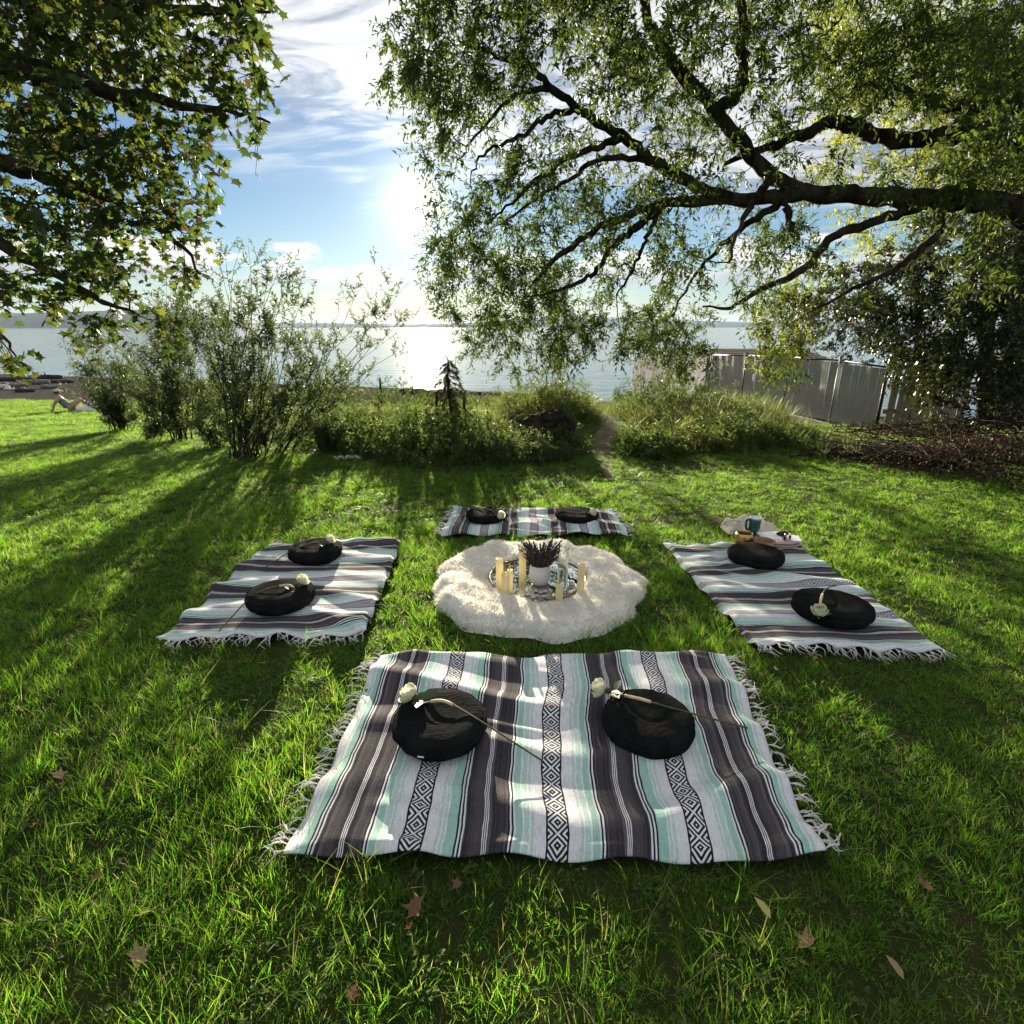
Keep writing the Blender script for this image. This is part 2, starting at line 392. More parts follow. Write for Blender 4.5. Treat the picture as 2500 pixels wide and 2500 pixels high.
wx = np.array([-11000, -2000, -300, 0, 300, 2000, 11000.0]); wy = np.array([22, 60, 200, 1000, 4000, 11000.0])
X, Y = np.meshgrid(wx, wy, indexing='ij'); ny = len(wy)
i, j = np.meshgrid(np.arange(len(wx) - 1), np.arange(ny - 1), indexing='ij')
tag(mobj('water', fast_mesh('water', np.stack([X, Y, np.full_like(X, -2.3)], -1).reshape(-1, 3), np.stack([i * ny + j, (i + 1) * ny + j, (i + 1) * ny + j + 1, i * ny + j + 1], -1).reshape(-1, 4), M['water'])),
    'calm bright water reflecting the low sun', 'water', kind='structure')
M['hill'] = mat('wooded_far_shore', (.020, .035, .022), (.045, .06, .035), .012, .95, .05, 0)
def hill(name, label, x0, x1, y0, hf, depth, n):
    xs = np.linspace(x0, x1, n); hs = np.array([hf(q) for q in xs])
    rr = np.random.default_rng(3); hs = hs + rr.uniform(0, 9, n) * (hs > 14)
    rows = [np.column_stack([xs, np.full(n, y0 + d * depth), -4 + (hs + 4) * k]) for d, k in ((0, .0), (.02, .35), (.12, .8), (.3, 1.0), (.6, .92), (1.0, 0))]
    A = np.stack(rows, 1); r = len(rows); i, j = np.meshgrid(np.arange(n - 1), np.arange(r - 1), indexing='ij')
    Fh = np.stack([i * r + j, (i + 1) * r + j, (i + 1) * r + j + 1, i * r + j + 1], -1).reshape(-1, 4)
    tag(mobj(name, fast_mesh(name, A.reshape(-1, 3), Fh, M['hill'], smooth=False)), label, 'hill', kind='structure')
hill('hill', 'hazy wooded headland across the water', -5600, -1500, 3600, lambda x: 112 * sstep(-1500, -2500, x) * (.86 + .14 * math.sin(x / 420)) + 2, 900, 420)
hill('far_hill', 'low pale far shore along the horizon', -9000, 9500, 7200, lambda x: 70 + 34 * math.sin(x / 1500 + .6) + 22 * math.sin(x / 610), 1500, 500)

# ---------------------------------------------------------------- footprints kept free of grass
RUG_C = np.array((0.165, 3.28)); RUG_R = .67
BLANKETS = {
    'front': [flat(*q) for q in ((700, 2085), (2010, 2100), (1770, 1597), (930, 1597))],
    'left': [flat(*q) for q in ((385, 1562), (893, 1550), (980, 1322), (655, 1327))],
    'right': [flat(*q) for q in ((1840, 1583), (2310, 1588), (1945, 1330), (1618, 1328))],
    'back': [flat(*q) for q in ((1075, 1305), (1535, 1305), (1495, 1244), (1108, 1241))],
}
def in_quad(x, y, Q, inset=0.0):
    c = np.mean(Q, 0); r = np.ones(len(x), bool)
    for a in range(4):
        p = Q[a] + (c - Q[a]) * inset; q = Q[(a + 1) % 4] + (c - Q[(a + 1) % 4]) * inset
        r &= (q[0] - p[0]) * (y - p[1]) - (q[1] - p[1]) * (x - p[0]) > 0
    return r
def path_dist(x, y): return np.min(np.hypot(x[:, None] - PP[None, :, 0], y[:, None] - PP[None, :, 1]) - PW[None] * .8, 1)

# ---------------------------------------------------------------- grass
def grass_tuft(name, n, h0, h1, rad, width, m, lean=.5, seed=0, segs=3):
    r = np.random.default_rng(seed); Vs = []; Fs = []; b = 0
    for k in range(n):
        a = r.uniform(0, 6.28); d = rad * math.sqrt(r.uniform()); h = r.uniform(h0, h1)
        la = a + r.normal(0, 1.0); ln = abs(r.normal(lean, .35)) * h; fa = r.uniform(0, 6.28)
        base = np.array((d * math.cos(a), d * math.sin(a), -.006)); side = np.array((math.cos(fa), math.sin(fa), 0)) * width * r.uniform(.6, 1.3)
        ldir = np.array((math.cos(la), math.sin(la), 0)); droop = r.uniform(0, .35) * h
        for s in range(segs + 1):
            t = s / segs; p = base + ldir * ln * t ** 1.7 + np.array((0, 0, h * t - droop * t ** 3)); wd = (1 - t * .55) if s < segs else .12
            Vs += [p - side * wd * .5, p + side * wd * .5]
        Fs += [(b + 2 * s, b + 2 * s + 1, b + 2 * s + 3, b + 2 * s + 2) for s in range(segs)]; b += 2 * (segs + 1)
    return bpy.data.objects.new(name, fast_mesh(name, np.array(Vs), np.array(Fs), m))
def scatter(name, label, cat, P, rotz, tilt, scl, protos):
    """one object: blades set on points by geometry nodes"""
    me = bpy.data.meshes.new(name); me.vertices.add(len(P)); me.vertices.foreach_set('co', np.ascontiguousarray(P, dtype=np.float32).ravel())
    rot = np.column_stack([tilt[:, 0], tilt[:, 1], rotz]).astype(np.float32)
    a = me.attributes.new('rot', 'FLOAT_VECTOR', 'POINT'); a.data.foreach_set('vector', rot.ravel())
    a = me.attributes.new('scl', 'FLOAT_VECTOR', 'POINT'); a.data.foreach_set('vector', np.ascontiguousarray(scl, dtype=np.float32).ravel())
    a = me.attributes.new('pick', 'INT', 'POINT'); a.data.foreach_set('value', rng.integers(0, len(protos), len(P)).astype(np.int32))
    cl = bpy.data.collections.new(name + '_blades')
    for q in protos: cl.objects.link(q)
    ng = bpy.data.node_groups.new(name, 'GeometryNodeTree')
    ng.interface.new_socket('Geometry', in_out='INPUT', socket_type='NodeSocketGeometry'); ng.interface.new_socket('Geometry', in_out='OUTPUT', socket_type='NodeSocketGeometry')
    N = ng.nodes; Lk = ng.links
    gi = N.new('NodeGroupInput'); go = N.new('NodeGroupOutput'); io = N.new('GeometryNodeInstanceOnPoints'); ci = N.new('GeometryNodeCollectionInfo')
    ci.inputs[0].default_value = cl; ci.inputs[1].default_value = True; ci.inputs[2].default_value = True
    def attr(nm, ty):
        q = N.new('GeometryNodeInputNamedAttribute'); q.data_type = ty; q.inputs[0].default_value = nm; return q.outputs[0]
    Lk.new(gi.outputs[0], io.inputs['Points']); Lk.new(ci.outputs[0], io.inputs['Instance']); io.inputs['Pick Instance'].default_value = True
    Lk.new(attr('pick', 'INT'), io.inputs['Instance Index']); Lk.new(attr('rot', 'FLOAT_VECTOR'), io.inputs['Rotation']); Lk.new(attr('scl', 'FLOAT_VECTOR'), io.inputs['Scale'])
    Lk.new(io.outputs[0], go.inputs[0])
    o = mobj(name, me); md = o.modifiers.new('blades', 'NODES'); md.node_group = ng
    return tag(o, label, cat, kind='stuff')
def lawn_points():
    out = []
    def band(y0, y1, dens, s, xl=None, xr=None):
        ym = y1 * 1.02 + .4; n = int(dens * (y1 - y0) * 2 * ym)
        y = rng.uniform(y0, y1, n); x = rng.uniform(-ym, ym, n)
        k = np.abs(x) < .99 * y + .75
        x, y = x[k], y[k]
        if xl is not None: k = (x > xl) & (x < xr); x, y = x[k], y[k]
        out.append(np.column_stack([x, y, np.full(len(x), s)]))
    band(-.4, 1.4, 640, .80); band(1.4, 2.6, 640, .85); band(2.6, 4.5, 560, .95); band(4.5, 7.5, 400, 1.05); band(7.5, 12, 150, 1.3); band(12, 18, 80, 1.7, -40, 1); band(18, 32, 38, 2.2, -60, -2)
    A = np.concatenate(out); x, y, s = A.T
    k = np.ones(len(x), bool)
    for nm, Q in BLANKETS.items(): k &= ~in_quad(x, y, Q, .012)
    k &= np.hypot(x - RUG_C[0], y - RUG_C[1]) > RUG_R - .03
    k &= path_dist(x, y) > rng.uniform(-.20, .03, len(x))
    k &= y < beach_y(x) + vnoise(x, y, .6, 2)
    # worn spots
    wear = gauss(x, y, 2.42, 2.95, .30, .12) + .8 * gauss(x, y, 1.02, .78, .12, .10) + .6 * gauss(x, y, 1.4, 4.6, .8, .25) + .55 * gauss(x, y, 1.6, 6.6, 1.6, .6)
    k &= rng.uniform(0, 1, len(x)) > wear
    k &= rng.uniform(0, 1, len(x)) > .30 * (vnoise(x, y, 3.2, 1.2) > .42)
    x, y, s = x[k], y[k], s[k]
    hgt = .95 + .50 * vnoise(x, y, 1.6, .5) + .25 * vnoise(x, y, 5.0, 2.5)
    hgt = np.clip(hgt, .38, 1.75) * np.where(y < 2.0, 1.12, 1.0) * (1 - .35 * sstep(3.5, 6, y)) * (1 - .28 * sstep(.4, 2.2, x))
    sc = np.column_stack([s, s, hgt * (1 + .25 * (s - 1)) * rng.uniform(.75, 1.25, len(x))])
    flow = vnoise(x, y, .9, 4.0)
    tilt = np.column_stack([.35 * flow + rng.normal(0, .14, len(x)), .35 * vnoise(x, y, .8, 7.7) + rng.normal(0, .14, len(x))])
    return np.column_stack([x, y, terr(x, y)]), rng.uniform(0, 6.28, len(x)), tilt, sc
tufts = [grass_tuft('grass_tuft', 36, .018, .064, .055, .0031, M['grass'], .6, 10 + k) for k in range(9)] + [grass_tuft('grass_tuft', 16, .04, .105, .04, .0038, M['grass'], .85, 40 + k) for k in range(2)]
def clover_tuft(seed):
    r = np.random.default_rng(seed); P_, D_, N_ = [], [], []
    for k in range(9):
        c = np.array((r.normal(0, .03), r.normal(0, .03), r.uniform(.012, .035))); a0 = r.uniform(0, 6.28)
        for j in range(3):
            a = a0 + j * 2.094; P_.append(c); D_.append((math.cos(a), math.sin(a), r.uniform(-.1, .3))); N_.append((r.normal(0, .2), r.normal(0, .2), 1))
    n = len(P_); s = r.uniform(.009, .014, n); return bpy.data.objects.new('clover_tuft', fast_mesh('clover_tuft', *leaves_arr(np.array(P_), np.array(D_), np.array(N_), s, s * .95, OVAL_V, OVAL_F), M['weed_leaf']))
M['thatch'] = leaf_mat('dead_thatch', [(.16, .12, .07), (.22, .17, .10)], [(.25, .19, .10), (.32, .25, .14)], .35, .7, .1)
tufts += [grass_tuft('grass_tuft', 70, .008, .028, .06, .0034, M['grass'], .9, 60 + k, 2) for k in range(4)] + [clover_tuft(5), grass_tuft('thatch_tuft', 22, .006, .02, .055, .0026, M['thatch'], 2.2, 66, 2)]
scatter('lawn_grass', 'short bright green lawn grass', 'grass', *lawn_points(), tufts)
# tall grass on the bank
def bank_points():
    n = 5000; x = rng.uniform(-5.5, 7.0, n); y = rng.uniform(7.2, 17, n)
    edge = 8.0 + .55 * np.sin(x * 1.3) + np.where(x > 3.2, -.5, 0)
    k = (y > edge) & (path_dist(x, y) > .12) & (x < 5.2) & (x > -5 - .1 * y + 1.5)
    k &= rng.uniform(0, 1, n) < np.clip(.35 + .7 * (vnoise(x, y, .9, 3.3) > -.1), 0, 1)
    x, y = x[k], y[k]
    s = rng.uniform(.6, 1.25, len(x)) * (.65 + .35 * sstep(8, 11, y)) * (1 - .5 * sstep(12.5, 16, y))
    return np.column_stack([x, y, terr(x, y)]), rng.uniform(0, 6.28, len(x)), rng.normal(0, .16, (len(x), 2)), np.column_stack([s, s, s])
talls = [grass_tuft('tall_tuft', 26, .18, .52, .11, .009, M['tallgrass'], .45, 70 + k, 4) for k in range(5)]
scatter('tall_grass', 'long uncut grass covering the bank above the beach', 'grass', *bank_points(), talls)
# ---------------------------------------------------------------- trees and shrubs
def grow(limbs, attr, step=.14, sag=.10, wob=.05, kr=.011, seed=1):
    """joins each crown point to the nearest wood grown so far"""
    r = np.random.default_rng(seed)
    cap = 200000; P = np.zeros((cap, 3)); D = np.zeros((cap, 3)); R = np.zeros(cap); n = 0
    for p, rad in limbs:
        k = len(p); P[n:n + k] = p; D[n:n + k] = unit(np.gradient(p, axis=0)); R[n:n + k] = rad; n += k
    dmin = np.array([np.min(np.sum((P[:n] - a) ** 2, 1)) for a in attr])
    paths = []
    for q in np.argsort(dmin):
        a = attr[q]; j = int(np.argmin(np.sum((P[:n] - a) ** 2, 1))); p0 = P[j]; L = float(np.linalg.norm(a - p0))
        if L < .06: continue
        dv = (a - p0) / L; d0 = unit(dv * .8 + D[j] * .7 + r.normal(0, .2, 3))
        p1 = p0 + d0 * L * .42; p2 = a - unit(dv + np.array((0, 0, -.5 * sag * 8))) * L * .3
        k = max(3, int(L / step)); t = np.linspace(0, 1, k + 1)[:, None]
        pts = (1 - t) ** 3 * p0 + 3 * (1 - t) ** 2 * t * p1 + 3 * (1 - t) * t * t * p2 + t ** 3 * a
        pts[1:-1] += r.normal(0, wob * min(L, 1.0) * .3, (k - 1, 3))
        r0 = min(R[j] * .75, .004 + kr * L); rad = r0 + (.0028 - r0) * t[:, 0]
        if n + k < cap:
            P[n:n + k] = pts[1:]; D[n:n + k] = unit(np.gradient(pts, axis=0))[1:]; R[n:n + k] = rad[1:]; n += k
        paths.append((pts, rad))
    return paths
def sprays(paths, per, tl, nl, L, W, droop, TV, TF, seed=1, along=.45, upright=0.0, spread=1.0):
    """leafy twigs on the outer part of each branch: returns leaf arrays and twig arrays"""
    r = np.random.default_rng(seed); B = []; D0 = []
    for pts, rad in paths:
        k = len(pts)
        for _ in range(per):
            i = min(k - 1, int(k * (1 - along * r.uniform() ** 1.3))); B.append(pts[i])
            dl = pts[min(i + 1, k - 1)] - pts[max(i - 1, 0)]
            D0.append(dl / (np.linalg.norm(dl) + 1e-9) * .7 + r.normal(0, .75 * spread, 3) + np.array((0, 0, upright - droop * .5)))
    B = np.array(B); D0 = unit(np.array(D0)); n = len(B); ln = tl * r.uniform(.55, 1.3, n)
    def pos(s): return B + D0 * (ln * s)[:, None] + np.array((0, 0, -1.0)) * (droop * ln * s * s)[:, None]
    Ps, Ds, Ns = [], [], []
    for k in range(nl):
        s = np.full(n, (k + .6) / nl) + r.normal(0, .03, n); p = pos(s); tdir = unit(pos(s + .05) - p)
        sd = unit(np.cross(tdir, r.normal(0, 1, (n, 3)))); d = tdir * r.uniform(.2, .9, n)[:, None] + sd * .8 + np.array((0, 0, -.25 * droop * 2))
        Ps.append(p); Ds.append(d); Ns.append(r.normal(0, .6, (n, 3)) + np.array((0, 0, 1.0)))
    Pp = np.concatenate(Ps); sz = r.uniform(.65, 1.25, len(Pp))
    LV = leaves_arr(Pp, np.concatenate(Ds), np.concatenate(Ns), L * sz, W * sz, TV, TF)
    tw = []
    for a in range(0, n):
        s = np.array((0, .5, 1.0))[:, None]
        p = B[a] + D0[a] * ln[a] * s + np.array((0, 0, -1.0)) * droop * ln[a] * s * s
        tw.append(p)
    tw = np.array(tw); rr = np.array((.0030, .0022, .0010))
    up = unit(np.cross(D0, r.normal(0, 1, (n, 3)))); up2 = np.cross(D0, up)
    ang = np.arange(3) * 2.0944
    off = np.cos(ang)[None, :, None] * up[:, None] + np.sin(ang)[None, :, None] * up2[:, None]
    TVv = (tw[:, :, None, :] + rr[None, :, None, None] * off[:, None]).reshape(-1, 3)
    bf = np.array([(i * 3 + k, i * 3 + (k + 1) % 3, i * 3 + 3 + (k + 1) % 3, i * 3 + 3 + k) for i in range(2) for k in range(3)])
    TFf = (bf[None] + (np.arange(n) * 9)[:, None, None]).reshape(-1, 4)
    return LV, (TVv, TFf)
def blob_points(blobs, dens, seed, ys=.7):
    """crown points: blobs are (px, py, radius px, distance[, weight])"""
    r = np.random.default_rng(seed); out = []
    for b in blobs:
        px, py, rp, Yd = b[:4]; wgt = b[4] if len(b) > 4 else 1.0
        for _ in range(max(2, int(dens * wgt * (rp / 100.0) ** 2))):
            a = r.uniform(0, 6.283); q = rp * math.sqrt(r.uniform())
            out.append(at(px + q * math.cos(a), py + q * math.sin(a), Yd + r.normal(0, ys)))
    return np.array(out)
def local(root, arr): return arr - np.array(root.location)
def wood(name, root, parts, m):
    V_, F_ = cat_arr(parts); return mobj(name, fast_mesh(name, local(root, V_), F_, m), root)
def limb_px(lst, n=6, wig=0.0, seed=0):
    P = [at(a, b, c) for a, b, c, d in lst]; p, r = smooth_path(P, [q[3] for q in lst], n); r = r * (1 + .10 * np.sin(np.arange(len(r)) * 1.9 + seed) * np.sin(np.arange(len(r)) * .73 + seed * 2))
    if wig:
        rr = np.random.default_rng(seed); p[1:-1] += rr.normal(0, wig, (len(p) - 2, 3))
    return p, r
# --- the big willow-like tree reaching in from the right
tx, ty = 7.1, 6.3
wt = thing('willow_tree', 'big spreading tree with dark limbs reaching over the lawn beside the fence', 'tree', (tx, ty, float(terr(tx, ty))))
trunk = smooth_path([(7.1, 6.3, -.15), (7.05, 6.35, 1.0), (6.85, 6.5, 2.2), (6.4, 6.8, 3.2), (6.3, 6.8, 4.4), (6.6, 6.6, 6.0)], (.52, .44, .42, .36, .30, .20), 5)
WL = [
    [(2640, 560, 6.6, .26), (2500, 515, 6.9, .18), (2400, 497, 7.0, .145), (2250, 487, 7.1, .125), (2100, 480, 7.2, .115), (1960, 473, 7.3, .11), (1850, 487, 7.4, .09), (1700, 490, 7.5, .075), (1600, 502, 7.6, .065), (1480, 548, 7.7, .052), (1380, 612, 7.8, .045), (1300, 690, 8.0, .02)],
    [(1960, 470, 7.3, .10), (1880, 425, 7.35, .095), (1800, 340, 7.4, .09), (1740, 262, 7.45, .085), (1660, 170, 7.5, .09), (1600, 90, 7.5, .07), (1560, -40, 7.5, .05)],
    [(1790, 486, 7.45, .08), (1700, 455, 7.4, .075), (1598, 396, 7.35, .068), (1532, 343, 7.3, .062), (1422, 273, 7.3, .055), (1334, 202, 7.3, .046), (1290, 163, 7.3, .045), (1224, 140, 7.3, .03), (1120, 100, 7.4, .012)],
    [(1745, 268, 7.45, .08), (1800, 225, 7.45, .075), (1818, 140, 7.4, .07), (1810, 0, 7.4, .06), (1780, -120, 7.3, .04)],
    [(2620, 380, 6.8, .18), (2480, 345, 7.0, .13), (2354, 330, 7.2, .11), (2200, 342, 7.3, .10), (2134, 326, 7.35, .092), (2068, 304, 7.4, .088), (2024, 299, 7.45, .08), (1958, 330, 7.5, .075), (1870, 358, 7.6, .055), (1770, 400, 7.7, .03)],
    [(2244, 506, 7.1, .07), (2156, 532, 7.15, .065), (2046, 572, 7.2, .06), (2002, 616, 7.25, .052), (1958, 660, 7.3, .055), (1870, 700, 7.4, .042), (1782, 748, 7.5, .028), (1715, 748, 7.6, .012)],
    [(2292, 515, 7.0, .07), (2292, 568, 7.0, .06), (2240, 616, 7.1, .05), (2178, 660, 7.2, .04), (2068, 713, 7.4, .025), (1980, 760, 7.6, .012)],
    [(1620, 498, 7.6, .07), (1560, 548, 7.65, .06), (1510, 588, 7.7, .05), (1480, 628, 7.75, .042), (1444, 669, 7.8, .036), (1378, 704, 7.9, .026), (1281, 725, 8.0, .012)],
    [(1515, 338, 7.3, .05), (1444, 365, 7.3, .042), (1356, 405, 7.35, .034), (1268, 475, 7.4, .024), (1205, 535, 7.5, .012)],
    [(1405, 262, 7.3, .045), (1334, 290, 7.25, .036), (1268, 334, 7.2, .028), (1180, 378, 7.2, .018), (1150, 425, 7.2, .010)],
    [(1350, 215, 7.3, .04), (1281, 224, 7.3, .03), (1224, 264, 7.3, .024), (1158, 330, 7.3, .016), (1128, 385, 7.3, .009)],
    [(1575, 390, 7.35, .045), (1466, 387, 7.5, .036), (1400, 431, 7.6, .03), (1312, 484, 7.7, .022), (1225, 545, 7.8, .012)],
    [(1608, 515, 7.6, .04), (1575, 590, 7.6, .03), (1554, 638, 7.6, .024), (1505, 720, 7.7, .012)],
    [(1930, 480, 7.3, .06), (1850, 530, 7.5, .05), (1760, 600, 7.7, .035), (1690, 680, 7.9, .022), (1640, 770, 8.1, .012)],
    [(1945, 585, 7.3, .05), (1925, 520, 7.28, .05), (1915, 480, 7.25, .05)],
    [(2560, 250, 6.9, .12), (2400, 260, 7.0, .08), (2280, 250, 7.1, .06), (2180, 215, 7.2, .04), (2090, 205, 7.3, .02)],
    [(1880, 425, 7.35, .06), (1850, 480, 7.2, .05), (1800, 560, 7.0, .03), (1780, 640, 6.9, .015)],
]
wl = [limb_px([(a_, b_, c_, d_ * .84) for a_, b_, c_, d_ in l], 6, .014, k) for k, l in enumerate(WL)]
wb = [(1060, 55, 115, 7.5), (985, 185, 55, 7.5, .9), (1110, 165, 120, 7.4), (1230, 80, 95, 7.4), (1085, 270, 85, 7.4, .9), (1010, 375, 45, 7.3, .6), (1050, 430, 45, 7.3, .5), (1160, 335, 90, 7.4, .35),
      (1260, 215, 85, 7.3, .8), (1420, 110, 70, 7.2, .5), (1480, 60, 90, 7.2, .8), (1500, 190, 95, 7.2, .8), (1590, 140, 90, 7.2, .8), (1570, 280, 90, 7.2, .6), (1420, 330, 80, 7.3, .6),
      (1330, 400, 90, 7.5, .8), (1230, 460, 90, 7.6, .8), (1110, 500, 55, 7.6, .9), (1160, 580, 100, 8.2), (1085, 640, 55, 8.6), (1180, 700, 115, 9.2, 1.3), (1090, 740, 55, 9.4), (1270, 610, 110, 8.4, 1.1),
      (1310, 750, 115, 9.8, 1.4), (1190, 830, 65, 9.0, 1.2), (1260, 880, 50, 9.0, 1.1), (1400, 720, 90, 9.8, 1.3), (1410, 560, 100, 7.9), (1350, 850, 60, 8.8, 1.3), (1330, 790, 70, 8.0, 1.0), (1510, 470, 95, 7.6, .7), (1500, 620, 70, 7.8, .6), (1410, 810, 65, 8.6, 1.3),
      (1610, 420, 95, 7.5, .7), (1620, 600, 80, 7.8, .6), (1660, 700, 70, 8.0, .7), (1590, 800, 65, 8.1, 1.3), (1640, 850, 60, 8.3, 1.2), (1540, 850, 45, 8.2, 1.2), (1700, 600, 80, 7.9, .7), (1750, 400, 90, 7.5, .7), (1690, 250, 95, 7.4, .7),
      (1800, 120, 110, 7.4, .8), (1700, 80, 90, 7.3, .7), (1890, 250, 85, 7.4, .8), (1910, 100, 100, 7.3, .8), (1980, 420, 80, 7.6, .5), (1850, 590, 90, 7.8, .7), (1950, 600, 80, 7.6, .6), (2030, 700, 70, 7.6, .5),
      (1890, 790, 80, 8.0, 1.0), (1925, 910, 48, 8.0, 1.3), (1830, 700, 70, 8.0, .6), (2060, 180, 120, 7.3, .9), (2200, 120, 140, 7.2, 1.1), (2360, 190, 140, 7.0, 1.2), (2450, 60, 130, 6.9, 1.2), (2440, 420, 120, 6.9, 1.3), (2300, 420, 80, 7.1, .9), (2140, 430, 70, 7.4, .6),
      (2480, 280, 90, 6.7, 1.0), (2400, 640, 90, 7.4, .7)]
wa = blob_points(wb, 27, 5, .62)
wb = [(q[0], q[1], q[2], q[3], (q[4] if len(q) > 4 else 1.0) * .98) for q in wb]
wb += [(1480, 835, 50, 8.0, .9), (1545, 795, 50, 10.0, 1.0), (1605, 825, 60, 9.5, 1.1), (1680, 870, 50, 8.6, 1.2), (1700, 800, 60, 9.5, 1.0), (1640, 900, 40, 9.0, 1.0)]
wb += [(px_, py_, 130, Y_, .8) for px_, py_, Y_ in ((1250, -120, 7.0), (1330, -60, 7.2), (1300, -130, 6.9), (1420, -90, 7.1), (1500, -130, 7.0), (1750, -120, 7.0), (2000, -120, 7.0), (2250, -130, 6.8), (1150, -330, 6.6), (1400, -360, 6.4), (1650, -350, 6.4), (1900, -360, 6.3), (2150, -350, 6.3), (1280, -620, 6.0), (1550, -640, 5.8), (1850, -640, 5.8), (2200, -620, 5.8))]
wa = blob_points(wb, 27, 5, .62)
wp = grow([trunk] + wl, wa, .13, .12, .12, .014, 2)
(lv, lf), tw = sprays(wp, 7, .26, 9, .074, .0255, .24, LANCE_V, LANCE_F, 3, .40)
wood('trunk', wt, [tube_arr(trunk[0], trunk[1], 14)], M['bark'])
for p, r_ in wl: wood('limb', wt, [tube_arr(p, r_, 10)], M['bark'])
tag(wood('branches', wt, [tube_arr(p, r_, 4) for p, r_ in wp] + [tw], M['twig']), kind='stuff')
tag(mobj('crown', fast_mesh('crown', local(wt, lv), lf, M['willow_leaf']), wt), kind='stuff')
print('willow leaves', len(lf) // 2)

# --- maple branches hanging in on the left
mt_ = thing('maple_tree', 'maple tree with large lobed leaves hanging low over the lawn beside the water', 'tree', (-6.6, 4.4, float(terr(-6.6, 4.4))))
mtr = smooth_path([(-6.6, 4.4, -.1), (-6.55, 4.4, 1.6), (-6.4, 4.5, 3.2), (-6.3, 4.6, 5.0), (-6.2, 4.6, 6.5)], (.34, .28, .25, .20, .14), 4)
ML = [
    [(-260, 60, 4.6, .12), (-60, 120, 4.7, .09), (150, 190, 4.7, .06), (350, 240, 4.7, .04), (560, 270, 4.7, .018), (660, 300, 4.7, .007)],
    [(-260, 320, 4.6, .11), (-60, 380, 4.7, .08), (120, 430, 4.8, .05), (280, 490, 4.8, .035), (430, 590, 4.8, .018), (490, 670, 4.8, .007)],
    [(-260, 480, 4.6, .09), (-80, 560, 4.7, .06), (80, 640, 4.8, .04), (220, 720, 4.8, .025), (340, 770, 4.8, .008)],
    [(-260, -150, 4.6, .11), (0, -60, 4.6, .08), (250, 0, 4.6, .05), (480, 30, 4.6, .03), (660, 30, 4.6, .008)],
    [(-260, 640, 4.6, .06), (-120, 740, 4.7, .04), (-20, 800, 4.8, .02), (40, 870, 4.8, .007)],
]
ml = [limb_px(l, 5, .010, 60 + k) for k, l in enumerate(ML)]
mb_ = [(80, 80, 150, 4.7), (260, 80, 150, 4.7), (430, 60, 130, 4.7), (580, 50, 85, 4.6), (640, 25, 40, 4.6), (100, 250, 150, 4.8), (290, 240, 150, 4.8), (460, 210, 110, 4.7), (590, 180, 75, 4.7), (640, 290, 40, 4.7, 1.2), (570, 285, 40, 4.7),
       (90, 430, 140, 4.8), (260, 420, 130, 4.8), (400, 390, 100, 4.8), (500, 400, 45, 4.8), (80, 580, 120, 4.8), (230, 570, 110, 4.8), (370, 540, 80, 4.8), (440, 500, 40, 4.8), (470, 570, 45, 4.8), (460, 660, 40, 4.8, 1.2), (390, 610, 50, 4.8),
       (120, 690, 80, 4.8, .8), (260, 680, 80, 4.8), (330, 760, 60, 4.8, 1.1), (200, 770, 60, 4.8), (400, 800, 38, 4.8), (260, 800, 55, 4.8), (60, 730, 40, 4.8, .5), (10, 850, 40, 4.8, 1.4), (20, 900, 26, 4.8, 1.4), (-60, 700, 80, 4.8), (-80, 300, 120, 4.8), (-80, 100, 120, 4.8), (100, -130, 150, 4.6), (350, -130, 140, 4.6), (550, -110, 90, 4.5)]
ma = blob_points(mb_, 16, 9, .40)
mp_ = grow([mtr] + ml, ma, .12, .12, .10, .010, 4)
(lv, lf), tw = sprays(mp_, 4, .19, 4, .068, .071, .30, MAPLE_V, MAPLE_F, 8, .5, 0, 1.0)
wood('trunk', mt_, [tube_arr(mtr[0], mtr[1], 12)], M['greybark'])
for p, r_ in ml: wood('limb', mt_, [tube_arr(p, r_, 8)], M['twig'])
tag(wood('branches', mt_, [tube_arr(p, r_, 4) for p, r_ in mp_] + [tw], M['twig']), kind='stuff')
nlv = len(MAPLE_V); nl_ = len(lv) // nlv; LVr = lv.reshape(nl_, nlv, 3)
dist = np.linalg.norm(LVr.mean(1) - np.array((0, 0, EYE)), axis=1); cen = LVr.mean(1)
vis = (np.abs(cen[:, 0] / (cen[:, 1] * .95)) < .93)
order = np.argsort(np.where(vis, dist, 99)); single = order[:300]; rest = np.setdiff1d(np.arange(nl_), single)
rv = LVr[rest].reshape(-1, 3); rf = (MAPLE_F[None] + (np.arange(len(rest)) * nlv)[:, None, None]).reshape(-1, 3)
tag(mobj('crown', fast_mesh('crown', local(mt_, rv), rf, M['maple_leaf']), mt_), kind='stuff')
for q in single:
    c = LVr[q].mean(0); o = mobj('leaf', fast_mesh('leaf', LVr[q] - c, MAPLE_F, M['maple_leaf']), mt_); o.location = Vector(c - np.array(mt_.location))
print('maple leaves', nl_)

